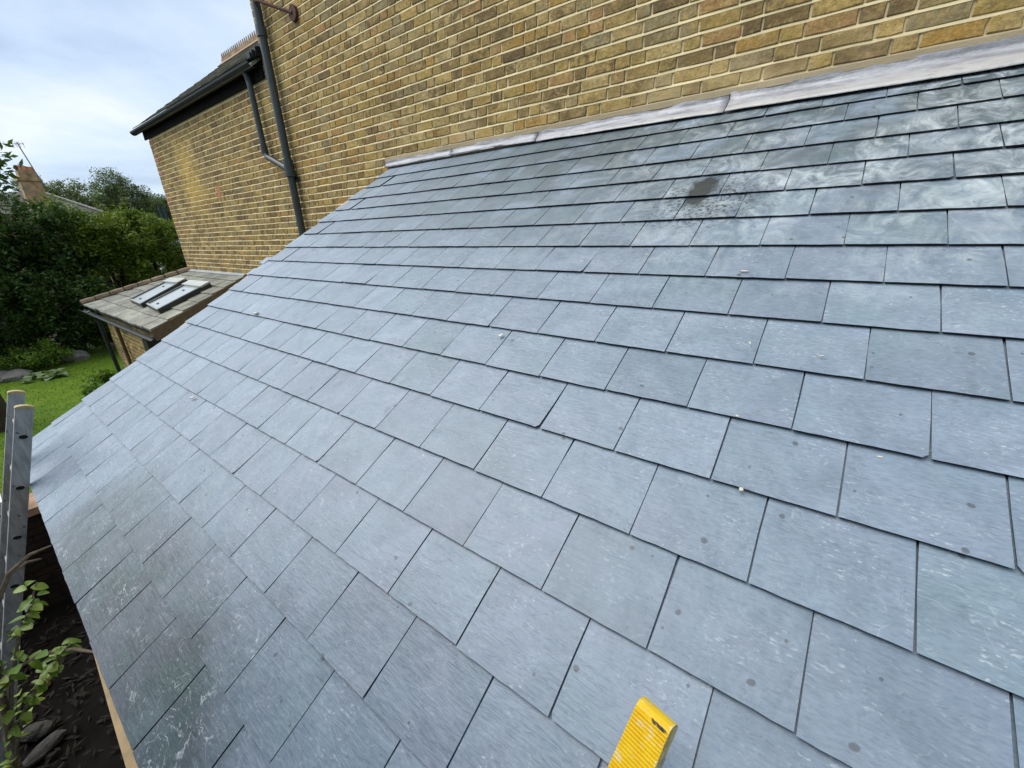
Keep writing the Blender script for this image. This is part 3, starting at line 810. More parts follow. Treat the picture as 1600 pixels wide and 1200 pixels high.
for k in range(31):
    z = GZ + .04 + k * CH
    x = 7.36 + (.11 if k % 2 else 0)
    while x < 10.95:
        L = r.choice([.22, .22, .11])
        M = Matrix.Translation((x + L / 2, 1.602, z)) @ Matrix.Rotation(math.pi * 0, 4, 'Z')
        me = brick_var(L - .012, .067, r.randrange(4)); bb.add([M @ vv.co for vv in me.vertices], [tuple(p.vertices) for p in me.polygons]); x += L
    y = .05 + (.11 if k % 2 else 0)
    while y < 1.5:
        M = Matrix.Translation((7.348, y + .11, z)) @ Matrix.Rotation(math.pi / 2, 4, 'Z')
        me = brick_var(.208, .067, r.randrange(4)); bb.add([M @ vv.co for vv in me.vertices], [tuple(p.vertices) for p in me.polygons]); y += .22
tag(bb.build('bricks', M_BRICKS, swall, recalc=False), None, None, None, 'stuff')
b = MB(); pts = [sp(u, -.035, -.07) for u in (-.01, .25, .5, .75, 1.005)]
ringp = [(.04 * math.cos(math.pi + math.pi * i / 6), .04 * math.sin(math.pi + math.pi * i / 6)) for i in range(7)]
ringp += [(.033 * math.cos(2 * math.pi - math.pi * i / 6), .033 * math.sin(2 * math.pi - math.pi * i / 6)) for i in range(7)]
b.prism([pts[0] + Vector((0, y, z)) for y, z in ringp], [pts[-1] + Vector((0, y, z)) for y, z in ringp])
b.build('gutter', M_GUTTER, shed)
b = MB(); b.tube([(11.02, 1.80, -1.85), (11.08, 1.70, -2.05), (11.10, 1.68, -4.3)], .034, 10); b.build('downpipe', M_GUTTER, shed)
b = MB(); b.tube([(9.9, 1.66, -1.95), (9.9, 1.66, -4.3)], .027, 10); b.build('brown_pipe', mat_plain('brown_pipe', (0.10, 0.05, 0.025), 0.6), shed)
b = MB(); b.box((7.30, 1.62, -2.12), (7.55, 1.80, -1.93)); b.tube([(7.42, 1.7, -2.12), (7.42, 1.66, -2.5)], .035, 10); b.build('rain_hopper', M_GUTTER, shed)

# ------------------------------------------------------------------ ladders
def mat_alu():
    N = Nodes('scuffed_aluminium'); P = N.pos()
    n = N.noise(N.mapping(P, (12, 12, 2)), 3, 6, 0.7)
    c = N.mix(N.step(n, .35, .7), (0.26, 0.265, 0.265), (0.50, 0.505, 0.50))
    c = N.mix(N.math('MULTIPLY', N.step(N.noise(P, 26, 4, .7), .62, .68), .8), c, (0.05, 0.05, 0.05))
    return N.done(c, N.step(n, .3, .7, .4, .6), N.bump(n, .1, .002), .5, 0.2)
M_ALU = mat_alu()
M_CAP = mat_plain('faded_yellow_plastic', (0.42, 0.34, 0.17), 0.6, 0.3, 30, 0.2)
lad = thing('ladder', 'grey aluminium ladder with faded yellow caps leaning on the eaves at the garden end', 'ladder', (3.2, 4.12, GZ))
LT = Vector((3.2, 3.098, -1.435)); LB = Vector((3.2, 4.10, GZ)); ld = (LB - LT).normalized(); lnrm = Vector((0, -ld.z, ld.y)) * -1
def lad_stile(x):
    b = MB(); o = Vector((x - 3.2, 0, 0)) + LT - lad.location; L = (LB - LT).length
    hw = .032; t = .026
    def P(w, s, xx): return o + Vector((xx, 0, 0)) + lnrm * w + ld * s
    # C channel: web facing outwards, two flanges
    for w0, w1, x0, x1 in ((-hw, hw, -.0035, 0), (-hw, -hw + .004, 0, t), (hw - .004, hw, 0, t)):
        b.prism([P(w0, 0, x0), P(w1, 0, x0), P(w1, 0, x1), P(w0, 0, x1)], [P(w0, L, x0), P(w1, L, x0), P(w1, L, x1), P(w0, L, x1)])
    for w in (-hw + .004, hw - .008):
        b.prism([P(w, 0, -.0055), P(w + .004, 0, -.0055), P(w + .004, 0, -.0035), P(w, 0, -.0035)], [P(w, L, -.0055), P(w + .004, L, -.0055), P(w + .004, L, -.0035), P(w, L, -.0035)])
    st = b.build('stile', M_ALU, lad)
    b = MB(); arc = [(-hw - .002, .03), (-hw - .002, 0)] + [(-(hw + .002) * math.cos(math.pi * i / 8), -.012 * math.sin(math.pi * i / 8)) for i in range(1, 8)] + [(hw + .002, 0), (hw + .002, .03)]
    arc = [(w, s - .012 if 0 else s) for w, s in arc]
    arc = [(w, min(s, .006)) for w, s in arc]
    b.prism([P(w, s, -.007) for w, s in arc], [P(w, s, t + .003) for w, s in arc])
    b.build('end_cap', M_CAP, st)
    return st
lad_stile(3.2); lad_stile(3.58)
M_HOLE = mat_plain('dark_rung_bore', (0.012, 0.012, 0.012), 0.9)
for i in range(10):
    s = .155 + .277 * i
    if s > (LB - LT).length - .1: break
    b = MB(); c0 = LT - lad.location + ld * s
    b.tube([c0 + Vector((-.0065, 0, 0)), c0 + Vector((.40, 0, 0))], .0135, 12, 0, False)
    ringa = []
    for rr, xx in ((.0145, -.0035), (.0185, -.0075), (.0135, -.0085), (.0125, -.002)):
        ringa.append([c0 + Vector((xx, 0, 0)) + (lnrm * math.cos(a) * 1.25 + ld * math.sin(a) * .85) * rr for a in [2 * math.pi * q / 14 for q in range(14)]])
    b.add([v for q in ringa for v in q], [(i2 * 14 + q, i2 * 14 + (q + 1) % 14, (i2 + 1) * 14 + (q + 1) % 14, (i2 + 1) * 14 + q) for i2 in range(3) for q in range(14)])
    rg = b.build('rung', M_ALU, lad, recalc=True)
    b = MB(); b.add([c0 + Vector((-.0062, 0, 0)) + (lnrm * math.cos(a) * 1.25 + ld * math.sin(a) * .85) * .0128 for a in [2 * math.pi * q / 14 for q in range(14)]], [tuple(range(14))])
    b.build('rung_bore', M_HOLE, rg)

# ladder whose yellow ribbed end shows at the bottom of the picture
N = Nodes('worn_yellow_plastic'); P = N.pos()
yc = N.mix(N.step(N.noise(P, 30, 4), .35, .65), (0.80, 0.50, 0.012), (0.86, 0.62, 0.025))
wear = N.step(N.noise(N.mapping(P, (1, 1, 1)), 42, 5, .65), .55, .63)
yc = N.mix(N.math('MULTIPLY', wear, .6), yc, (0.80, 0.72, 0.50))
yc = N.mix(N.step(N.noise(P, 38, 5, .75), .67, .70), yc, (0.82, 0.80, 0.72))
M_YEL = N.done(yc, .5, N.bump(N.noise(P, 120, 3), .3, .002), .4)
M_SCUFF = mat_plain('dark_scuff', (0.06, 0.055, 0.05), 0.8, 0.5, 200)
ax = Vector((.1304, .6679, -.7327)).normalized(); A = Vector((.0826, 2.6660, -1.3395)) + ax * .008   # from the tip down towards the eaves
wid = Vector((-.9746, .2219, .0288)); wid = (wid - ax * wid.dot(ax)).normalized(); dep = ax.cross(wid).normalized()
if dep.z < 0: dep = -dep
lad2 = thing('ladder', 'ladder end with a worn yellow ribbed plastic cap rising over the slates nearest the viewer', 'ladder', A + ax * 0.75)
def LP(w, s, d): return A + wid * w + ax * s + dep * d - lad2.location
b = MB(); HW = .0275
prof = [(.012, -.036), (.004, -.033), (.0, -.026), (.0, -.014), (.0025, -.006), (.007, -.0015), (.012, .0)]
s = .014
while s < .16:
    prof += [(s, -.0012), (s + .0009, .0018), (s + .0030, .0020), (s + .0040, -.0026)]; s += .0053
prof += [(s, -.012)]
def wsc(s): return HW * (1 + .42 * max(0, s)) 
n = len(prof)
b.prism([LP(-wsc(s), s, d) for s, d in prof], [LP(wsc(s), s, d) for s, d in prof])
M_WORN = mat_plain('worn_yellow_side', (0.46, 0.38, 0.17), .7, .4, 60, .3)
b.mi[0] = b.mi[1] = 1
cap = b.build('end_cap', [M_YEL, M_WORN], lad2)
b = MB()
r = random.Random(4)
for i in range(16):
    w0 = r.uniform(-.004, .018); s0 = r.uniform(.009, .014); L = r.uniform(.004, .012)
    if w0 + L > .026: continue
    b.add([LP(w0, s0, .0014), LP(w0 + L, s0 + .001, .0014), LP(w0 + L, s0 + .0022, .0022), LP(w0, s0 + .0012, .0022)], [(0, 1, 2, 3)])
b.build('scuff_mark', M_SCUFF, cap)
b = MB()
pts = [LP(-wsc(0) * .96, .055, -.016), LP(wsc(0) * .96, .055, -.016), LP(wsc(0) * .96, .055, -.046), LP(-wsc(0) * .96, .055, -.046)]
sd = (Vector((.19, 3.24, -1.745)) - (A + ax * .055 - dep * .03)).normalized()
b.prism(pts, [p + sd * 2.4 for p in pts])
b.build('stile', M_ALU, lad2)

# ------------------------------------------------------------------ passage below the eaves
b = MB(); b.add([(-3, 3.05, GZ - .004), (6.0, 3.05, GZ - .004), (6.0, 6.2, GZ - .004), (-3, 6.2, GZ - .004)], [(0, 1, 2, 3)])
tag(b.build('passage_floor', M_SOIL, recalc=False), None, None, None, 'structure')
b = MB(); r = random.Random(17)
for i in range(1500):
    x, y = r.uniform(2.2, 5.9), r.uniform(3.1, 4.7); L = r.uniform(.02, .055); a = r.uniform(0, 6.28); z = GZ + r.uniform(.004, .05)
    d = Vector((math.cos(a), math.sin(a), r.uniform(-.3, .5))) * L; w = Vector((-math.sin(a), math.cos(a), r.uniform(-.5, .5))) * L * r.uniform(.12, .4)
    p = Vector((x, y, z)); b.add([p - d, p - w, p + d, p + w], [(0, 1, 2), (0, 2, 3)])
tag(b.build('leaf_litter', mat_plain('dead_leaves', (0.012, 0.009, 0.006), .9, .7, 25), recalc=False), 'dark dead leaves and twigs lying over the passage floor', 'leaf litter', None, 'stuff')
gw = thing('garden_wall', 'low dark brick garden wall with a pale stone coping behind the ladder', 'wall', (6.15, 4.3, GZ))
b = MB(); b.box((-.13, -1.3, -.1), (.16, 2.2, 1.10))
gwall = b.build('wall', mat_plain('dark_joint', (0.02, 0.017, 0.014), 0.95), gw)
M_DKB = mat_plain('damp_dark_brick', (0.022, 0.015, 0.011), 0.9, 0.5, 7, 0.6)
for k in range(14):
    for j in range(16):
        b = MB(); y0 = -1.3 + j * .225 - (.11 if k % 2 else 0)
        if y0 < -1.31: y0 += .0
        ya, yb = max(y0, -1.3), min(y0 + .213, 2.2)
        if yb - ya < .03: continue
        b.box((-.139 - rnd.uniform(0, .006), ya, .02 + k * .0775), (-.12, yb, .085 + k * .0775))
        b.build('brick', M_DKB, gwall, recalc=False)
M_COPE = mat_plain('weathered_coping', (0.30, 0.20, 0.125), 0.9, 0.4, 6, 0.6)
for j in range(8):
    b = MB(); y0 = -1.32 + j * .44; r = random.Random(j)
    o_ = [r.uniform(-.015, .015) for _ in range(8)]
    base = [(-.19 + o_[0], y0, 1.10), (.22 + o_[1], y0, 1.10), (.22 + o_[2], y0 + .42, 1.10), (-.19 + o_[3], y0 + .42, 1.10)]
    top = [(-.18 + o_[4], y0 + .01, 1.17 + o_[4]), (.21 + o_[5], y0 + .01, 1.18 + o_[5]), (.21 + o_[6], y0 + .41, 1.17 + o_[6]), (-.18 + o_[7], y0 + .41, 1.18 + o_[7])]
    b.prism(base, top); b.build('coping_stone', M_COPE, gw)
# white board resting on the coping, left of the ladder
b = MB(); b.box((6.03, 3.50, -3.105), (6.35, 4.25, -2.98)); 
tag(b.build('foam_box', mat_plain('white_board', (0.72, 0.74, 0.76), 0.6, 0.08, 8)), 'white board lying on the garden wall left of the ladder', 'board')

# unseen boundary wall, added to keep light out of the passage
bw = thing('unseen_boundary_wall', 'added dark brick boundary wall, out of view, blocking light from the passage below the eaves', 'wall', (1.0, 4.85, GZ))
b = MB(); b.box((-4.0, 0, -.1), (4.9, .22, 2.0)); b.build('wall', M_DKB, bw)  # added wall, out of view, blocks light from the passage
b = MB(); b.box((-4.0, -.04, 2.0), (4.9, .26, 2.06)); b.build('unseen_coping', M_COPE, bw)
# bits of rubble on the passage floor
def rock(name, loc, s, mat, label, cat, seed, group=None, flat=.6):
    bm = bmesh.new(); bmesh.ops.create_icosphere(bm, subdivisions=3, radius=1.0)
    for v in bm.verts:
        k = 1 + .20 * noise.noise(v.co * 1.6 + Vector((seed * 3.7, 0, 0))) + .12 * noise.noise(v.co * 4 + Vector((seed, 9, 0)))
        v.co = Vector((v.co.x * s[0], v.co.y * s[1], v.co.z * s[2])) * k
    me = bpy.data.meshes.new(name); bm.to_mesh(me); bm.free(); me.materials.append(mat)
    o = link(name, me); o.location = loc; o.rotation_euler = (0, 0, seed)
    return tag(o, label, cat, group)
M_RUB = mat_plain('pale_rubble', (0.06, 0.058, 0.055), 0.9, 0.3, 20, 0.5)
rock('rubble_lump', (4.33, 3.82, GZ + .05), (.10, .07, .06), M_RUB, 'larger pale rubble lump on the dark passage floor', 'rubble', 1)
rock('rubble_lump', (4.12, 3.80, GZ + .04), (.13, .06, .045), M_RUB, 'flat pale slab of rubble nearest the bottom left corner', 'rubble', 2)
rock('rubble_lump', (4.85, 3.74, GZ + .03), (.06, .05, .04), mat_plain('yellow_rubble', (0.2, 0.15, 0.06), .9), 'small yellowish lump on the dark soil of the passage', 'rubble', 3)

# ------------------------------------------------------------------ foliage
def leaf_cards(centers, n, spread, size, seed, up=0.35):
    g = np.random.default_rng(seed)
    centers = np.asarray(centers, float)
    idx = g.integers(0, len(centers), n)
    p = centers[idx, :3] + np.clip(g.normal(0, 1, (n, 3)), -1.7, 1.7) * (centers[idx, 3:4] * spread)
    nrm = g.normal(0, 1, (n, 3)); nrm[:, 2] = np.abs(nrm[:, 2]) + up
    nrm /= np.linalg.norm(nrm, axis=1)[:, None]
    a = np.cross(nrm, g.normal(0, 1, (n, 3))); a /= np.linalg.norm(a, axis=1)[:, None] + 1e-9
    c = np.cross(nrm, a); s = size * g.uniform(.55, 1.25, (n, 1))
    v = np.stack([p - a * s, p - c * s * .42 - nrm * s * .05, p + a * s * 1.05 - nrm * s * .18, p + c * s * .42 - nrm * s * .05], 1).reshape(-1, 3)
    return v
def card_mesh(name, v, mat):
    n = len(v) // 4; me = bpy.data.meshes.new(name)
    me.vertices.add(len(v)); me.vertices.foreach_set('co', v.ravel())
    me.loops.add(len(v)); me.loops.foreach_set('vertex_index', np.arange(len(v), dtype=np.int32))
    me.polygons.add(n); me.polygons.foreach_set('loop_start', np.arange(0, len(v), 4, dtype=np.int32))
    me.update(calc_edges=True); me.validate(); me.materials.append(mat); return me
M_BARK = mat_plain('bark', (0.045, 0.035, 0.025), 0.95, 0.4, 14, 0.6)
def plant(name, label, cat, base, blobs, n, size, mat, seed, group=None, trunk=True, spread=.5, clump=None, shell=True):
    """blobs: (x,y,z,rx,ry,rz) ellipsoids relative to base; leaves gather in clumps near their shells"""
    t = thing(name, label, cat, base, group); g = np.random.default_rng(seed)
    cl = []
    clump = clump or size * 4
    for (x, y, z, rx, ry, rz) in blobs:
        m = max(8, int(9 * (rx * ry + ry * rz + rx * rz) / (clump * clump * 6)))
        d = g.normal(0, 1, (m, 3)); d /= np.linalg.norm(d, axis=1)[:, None]
        k = g.uniform(.55, 1.04, (m, 1)) if shell else g.uniform(.1, 1, (m, 1))
        k *= 1 + .16 * g.normal(0, 1, (m, 1))
        q = np.array([x, y, z]) + d * k * np.array([rx, ry, rz])
        cl.append(np.hstack([q, np.full((m, 1), clump) * g.uniform(.6, 1.25, (m, 1))]))
    cl = np.vstack(cl)
    v = leaf_cards(cl, n, spread, size, seed + 1)
    v = v[np.repeat(v.reshape(-1, 4, 3)[:, :, 2].min(1) > -.02, 4)]
    link('crown' if trunk else 'foliage', card_mesh('crown', v, mat), t)
    if trunk:
        b = MB(); top = blobs[0]; h = max(.3, top[2])
        b.tube([(0, 0, -.05), (.04 * h, .02 * h, h * .5), (top[0], top[1], h)], [h * .05 + .03, h * .035 + .02, h * .015 + .01], 8)
        for (x, y, z, *_r) in blobs[1:]:
            b.tube([(.02 * h, .01 * h, h * .35), (x * .55, y * .55, z * .7), (x, y, z)], [h * .025 + .015, h * .018 + .01, .012], 6)
        for q in cl[g.integers(0, len(cl), 10)]:
            b.tube([(top[0] * .6, top[1] * .6, h * .6), (q[0], q[1], q[2])], [.02 + h * .006, .006], 5)
        b.build('trunk', M_BARK, t)
    return t
F_DARK = mat_foliage('dark_leaf', (0.016, 0.042, 0.008), (0.075, 0.14, 0.02))
F_MID = mat_foliage('mid_leaf', (0.035, 0.075, 0.012), (0.085, 0.15, 0.022))
F_YEL = mat_foliage('yellow_green_leaf', (0.07, 0.13, 0.010), (0.20, 0.26, 0.025))
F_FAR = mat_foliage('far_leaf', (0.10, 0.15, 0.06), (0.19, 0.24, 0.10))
F_LIME = mat_foliage('lime_leaf', (0.09, 0.17, 0.012), (0.19, 0.30, 0.03))
HG = 'shrubs of the tall garden hedge'
plant('hedge_tree', 'very dark evergreen mass at the left edge of the picture, leftmost of the hedge', 'tree', (21.2, 3.6, GZ),
      [(0, 0, 2.5, 1.6, 1.9, 2.4), (-.2, .3, 4.15, 1.3, 1.6, 1.5), (.3, -1.0, 3.9, 1.3, 1.2, 1.6)], 26000, .075, F_DARK, 21, HG)
plant('hedge_tree', 'dark broad-leaved hedge tree below the far chimney', 'tree', (21.6, 1.3, GZ),
      [(0, 0, 2.5, 1.5, 1.5, 2.3), (-.3, .3, 4.0, 1.2, 1.1, 1.2), (.1, -.8, 3.6, 1.2, 1.0, 1.25)], 26000, .075, F_DARK, 22, HG)
plant('hedge_tree', 'hedge shrub with yellow-green top in the middle of the hedge', 'tree', (21.7, -.6, GZ),
      [(0, 0, 2.3, 1.4, 1.3, 2.1), (-.2, .2, 3.8, 1.1, 1.1, .95), (.1, .6, 4.55, .5, .45, .45), (.1, -.5, 4.4, .4, .4, .4)], 22000, .07, F_YEL, 23, HG)
plant('hedge_tree', 'bright yellow-green bush at the right end of the hedge beside the brick corner', 'tree', (21.4, -2.0, GZ),
      [(0, 0, 2.2, 1.3, 1.3, 2.0), (-.2, .3, 3.7, 1.1, 1.1, .9), (.2, .4, 4.4, .5, .4, .45), (.1, -.45, 4.1, .4, .4, .35)], 20000, .07, F_YEL, 24, HG)
plant('hedge_tree', 'deep green hedge tree partly hidden behind the brick wing corner', 'tree', (21.2, -3.6, GZ),
      [(0, 0, 1.7, 1.3, 1.5, 1.7), (0, .2, 2.6, 1.0, 1.2, .8)], 13000, .07, F_MID, 25, HG)
plant('hedge_tree', 'dense dark green bush bulging from the foot of the hedge', 'tree', (19.9, 2.6, GZ),
      [(0, 0, 1.7, .9, 1.2, 1.4), (.1, -1.0, 1.5, .8, 1.0, 1.3), (.2, -2.1, 1.5, .9, 1.0, 1.4)], 20000, .07, F_DARK, 26, HG)
b = MB()                                                      # shaded heart of the hedge: a mass of dead twigs
plant('young_tree', 'slender tree whose leafy twigs cross the sky at the left edge', 'tree', (13.5, 3.5, GZ),
      [(0, 0, 4.9, .9, 1.1, .8), (0, -1.38, 5.0, .5, .5, .42), (0, .9, 4.6, .9, .9, .7)], 2600, .085, F_DARK, 31)
FG = 'trees far beyond the hedge'
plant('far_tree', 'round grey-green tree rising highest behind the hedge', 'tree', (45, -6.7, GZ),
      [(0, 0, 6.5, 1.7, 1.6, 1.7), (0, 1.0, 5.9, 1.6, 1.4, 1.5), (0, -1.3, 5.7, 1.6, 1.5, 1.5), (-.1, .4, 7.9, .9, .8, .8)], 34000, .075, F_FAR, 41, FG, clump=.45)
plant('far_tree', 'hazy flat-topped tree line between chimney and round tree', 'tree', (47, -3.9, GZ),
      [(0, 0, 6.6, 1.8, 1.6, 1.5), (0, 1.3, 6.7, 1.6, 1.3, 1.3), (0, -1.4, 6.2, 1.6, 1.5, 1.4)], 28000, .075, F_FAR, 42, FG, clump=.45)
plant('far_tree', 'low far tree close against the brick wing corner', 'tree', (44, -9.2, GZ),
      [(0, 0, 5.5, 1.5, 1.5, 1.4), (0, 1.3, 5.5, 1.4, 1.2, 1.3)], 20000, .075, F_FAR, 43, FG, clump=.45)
b = MB()
N = Nodes('far_wood'); M_WOOD = N.done(N.mix(N.step(N.noise(N.pos(), .5, 5), .4, .6), (0.03, 0.05, 0.02), (0.07, 0.1, 0.04)), .9)
g = np.random.default_rng(77); cl = np.column_stack([g.uniform(58, 66, 500), g.uniform(-30, 40, 500), GZ + g.uniform(.5, 5.6, 500) , np.full(500, .9)])
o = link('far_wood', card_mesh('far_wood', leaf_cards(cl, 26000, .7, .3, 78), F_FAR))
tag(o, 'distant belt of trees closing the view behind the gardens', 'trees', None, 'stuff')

plant('unseen_fruit_tree', 'leafy fruit tree added out of view, its crown shading the near eaves', 'tree', (1.7, 4.5, GZ),
      [(0, .15, 4.5, 1.0, .8, 1.1), (.9, .1, 4.25, .8, .72, .9), (-.95, .2, 4.6, .9, .75, 1.0), (.2, .4, 5.7, .9, .8, .7)], 17000, .06, F_DARK, 61)  # tree added out of view, crown shaped to shade the lower slates
plant('unseen_garden_tree', 'neighbouring tree added out of view beyond the unseen passage wall, darkening the lower slates', 'tree', (-.6, 8.9, GZ),
      [(0, 0, 4.4, 2.0, 1.9, 2.3), (-1.3, .2, 3.8, 1.6, 1.5, 1.8)], 7000, .2, F_DARK, 62)  # unseen tree, added to dim and reflect in the eaves slates
# low planting at the lawn edge
plant('low_shrub', 'low bright green shrub mounded on the rockery left of the hosta', 'shrub', (19.0, 2.55, GZ), [(0, 0, .4, .6, .75, .38), (.5, -.5, .45, .6, .6, .4)], 5000, .045, F_LIME, 51, None, False)
plant('low_shrub', 'spreading green shrub against the black shade beside the outbuilding', 'shrub', (20.6, .75, GZ), [(0, 0, .55, .7, .55, .4), (0, -.5, .6, .6, .5, .35)], 3600, .06, F_MID, 52, None, False)
plant('low_shrub', 'yellow-green shrub at the left edge above the rocks', 'shrub', (19.0, 3.6, GZ), [(0, 0, .8, .8, .6, .7)], 4500, .06, F_YEL, 53, None, False)
plant('border_plant', 'light green leafy plant growing beside the roof verge', 'plant', (14.6, 1.55, GZ), [(0, 0, .25, .55, .4, .25), (-1.1, .15, .25, .5, .35, .25), (-2.4, .3, .22, .6, .3, .25)], 4200, .055, F_LIME, 54, None, False)
plant('climber', 'small dark climber at the foot of the outbuilding wall', 'plant', (8.3, 1.72, GZ), [(0, 0, 1.35, .3, .1, .35), (.2, 0, .7, .3, .12, .6)], 1200, .05, F_MID, 55, None, False)
M_ROCK = mat_plain('grey_rock', (0.16, 0.15, 0.13), 0.9, 0.35, 6, 0.6)
rock('rock', (18.5, 2.95, GZ + .08), (.36, .36, .18), M_ROCK, 'wide grey rock left of the hosta', 'rock', 4, 'rockery stones')
rock('rock', (18.6, 3.25, GZ + .1), (.4, .35, .2), M_ROCK, 'grey rock at the left edge under the yellow-green shrub', 'rock', 5, 'rockery stones')
rock('rock', (19.6, 1.55, GZ + .1), (.32, .4, .22), M_ROCK, 'grey rock right of the hosta at the edge of the shade', 'rock', 6, 'rockery stones')
rock('rock', (21.2, 1.35, GZ + .14), (.3, .5, .2), M_ROCK, 'long low stone at the back of the lawn', 'rock', 7, 'rockery stones')
# hosta: rosette of broad pale-edged leaves
hosta = thing('hosta', 'hosta with broad pale-edged leaves at the rockery by the lawn', 'plant', (17.7, 2.42, GZ))
M_HOSTA = mat_foliage('hosta_leaf', (0.10, 0.19, 0.05), (0.42, 0.48, 0.28))
r = random.Random(8)
for i in range(44):
    a = r.uniform(0, 6.283); tilt = r.uniform(.15, 1.1); L = r.uniform(.26, .42); w = L * .33; o = Vector((r.uniform(-.3, .3), r.uniform(-.32, .32), .02))
    d = Vector((math.cos(a) * math.cos(tilt), math.sin(a) * math.cos(tilt), math.sin(tilt))); s = Vector((-math.sin(a), math.cos(a), 0))
    b = MB(); p = [o + d * .04, o + d * L * .4 + s * w + Vector((0, 0, .03)), o + d * L * .45, o + d * L * .4 - s * w + Vector((0, 0, .03)), o + d * L * .95 - Vector((0, 0, L * .3))]
    b.add(p, [(0, 1, 2), (0, 2, 3), (1, 4, 2), (2, 4, 3)]); b.build('leaf', M_HOSTA, hosta, recalc=False)

# near shrub whose twigs reach up past the ladder
shrub = thing('fruit_bush', 'leafy twigs of a bush rising from the passage in front of the ladder', 'bush', (2.2, 3.75, GZ))
N = Nodes('fresh_leaf'); r_ = N.rand_obj(); o_ = N.obj()
lc = N.mix(r_, (0.10, 0.20, 0.012), (0.26, 0.34, 0.05))
M_LEAF = N.done(lc, 0.45, N.bump(N.noise(o_, 60, 3), .2, .003), 0.4)
M_TWIG = mat_plain('twig_bark', (0.16, 0.125, 0.085), 0.9, 0.4, 60, 0.4)
def leafm(seed):
    r = random.Random(seed); b = MB(); L = .036 * r.uniform(.7, 1.35); w = L * r.uniform(.26, .36); n = 6; fold = r.uniform(.2, .6); curl = r.uniform(.1, .9)
    vs = []
    for i in range(n + 1):
        u = i / n; ww = w * math.sin(math.pi * min(1, u * .92 + .05)) ** .8; z = -curl * L * u * u
        vs += [(L * u, -ww, z + fold * ww), (L * u, 0, z), (L * u, ww, z + fold * ww)]
    b.add(vs, [(i * 3 + j, i * 3 + j + 1, i * 3 + j + 4, i * 3 + j + 3) for i in range(n) for j in range(2)])
    return b.mesh('leaf', M_LEAF, True)
LEAVES = [leafm(i) for i in range(8)]
S0 = Vector((2.2, 3.75, GZ))
twigs = [  # world points, radii
    ([(2.25, 3.72, -4.3), (2.2, 3.65, -3.2), (2.12, 3.52, -2.4), (2.1, 3.40, -1.86), (2.1, 3.31, -1.72), (2.1, 3.25, -1.685), (2.13, 3.20, -1.70)], [.022, .018, .014, .010, .008, .006, .003]),
    ([(2.12, 3.52, -2.4), (2.06, 3.46, -2.10), (2.05, 3.40, -2.06), (2.0, 3.34, -2.02), (1.9, 3.26, -2.0), (1.78, 3.215, -1.97)], [.008, .007, .006, .006, .006, .004]),
    ([(2.12, 3.52, -2.4), (2.1, 3.44, -2.15), (2.1, 3.37, -1.98), (2.1, 3.31, -1.88), (2.1, 3.27, -1.80)], [.008, .006, .005, .004, .002]),
    ([(2.12, 3.55, -2.5), (2.1, 3.45, -2.28), (2.08, 3.38, -2.18), (2.06, 3.32, -2.12), (2.05, 3.27, -2.08)], [.008, .006, .005, .004, .002]),
    ([(2.1, 3.44, -2.15), (2.12, 3.46, -2.0), (2.15, 3.44, -1.9), (2.2, 3.42, -1.78)], [.006, .005, .004, .002]),
    ([(2.10, 3.32, -1.73), (2.16, 3.27, -1.74), (2.2, 3.24, -1.77)], [.006, .005, .003])]
for pts, rad in twigs:
    b = MB(); b.tube([Vector(p) - S0 for p in pts], rad, 7); b.build('branch', M_TWIG, shrub)
def place_leaf(p, seed):
    r = random.Random(seed); o = link('leaf', LEAVES[seed % 8], shrub)
    o.matrix_local = Matrix.Translation(Vector(p) - S0) @ Matrix.Rotation(r.uniform(0, 6.28), 4, 'Z') @ Matrix.Rotation(r.uniform(-.5, .4), 4, 'Y') @ Matrix.Rotation(r.uniform(-.5, .5), 4, 'X')
r = random.Random(12); li = 0
for ti in (2, 3, 1, 4):
    pts = [Vector(p) for p in twigs[ti][0]]
    for j in range(1, len(pts)):
        for q in range(5):
            t = r.random(); p = pts[j - 1].lerp(pts[j], t)
            if ti == 1 and j > 4: continue
            place_leaf(p + Vector((r.uniform(-.02, .02), r.uniform(-.02, .02), r.uniform(-.01, .015))), li); li += 1
for i in range(85):
    tw = [Vector(p) for p in twigs[r.choice((2, 2, 3, 3, 4))][0]]; q = r.randrange(1, len(tw))
    place_leaf(tw[q - 1].lerp(tw[q], r.random()) + Vector((r.uniform(-.022, .022), r.uniform(-.022, .022), r.uniform(-.012, .018))), 100 + i)

# ------------------------------------------------------------------ distance: chimney house, posts, far building
fh = thing('far_house', 'far house whose brick chimney and slate hip roof show above the hedge', 'house', (33.5, 1.0, GZ))
b = MB(); b.box((-1.2, -3.5, 0), (7, 5, 5.2)); b.build('wall', mat_plain('far_brick', (0.3, 0.23, 0.13), .9), fh)
b = MB()
b.add([(-1.6, -3.9, 5.1), (7.4, -3.9, 5.1), (7.4, 5.4, 5.1), (-1.6, 5.4, 5.1), (.2, -1.75, 6.30), (2.0, -1.75, 6.30)], [(0, 1, 5, 4), (1, 2, 5), (2, 3, 4, 5), (3, 0, 4)])
frf = b.build('roof', mat_plain('far_slate', (0.11, 0.105, 0.09), .85, .5, 5, .6), fh)
b = MB(); b.tube([(-1.6, -3.9, 5.14), (.2, -1.75, 6.34)], .07, 6); b.build('hip_tile', mat_plain('hip_tile', (0.34, 0.32, 0.29), .9), frf)
b = MB(); cx0, cx1, cy0, cy1 = -1.9, -1.05, -1.86, -1.14
b.box((cx0, cy0, 5.2), (cx1, cy1, 6.55)); b.box((cx0 - .06, cy0 - .06, 6.55), (cx1 + .06, cy1 + .06, 6.63)); b.box((cx0 - .03, cy0 - .03, 6.63), (cx1 + .03, cy1 + .03, 6.70))
b.box((cx0 + .02, cy0 + .06, 6.70), (cx1 - .02, cy1 - .06, 7.02))
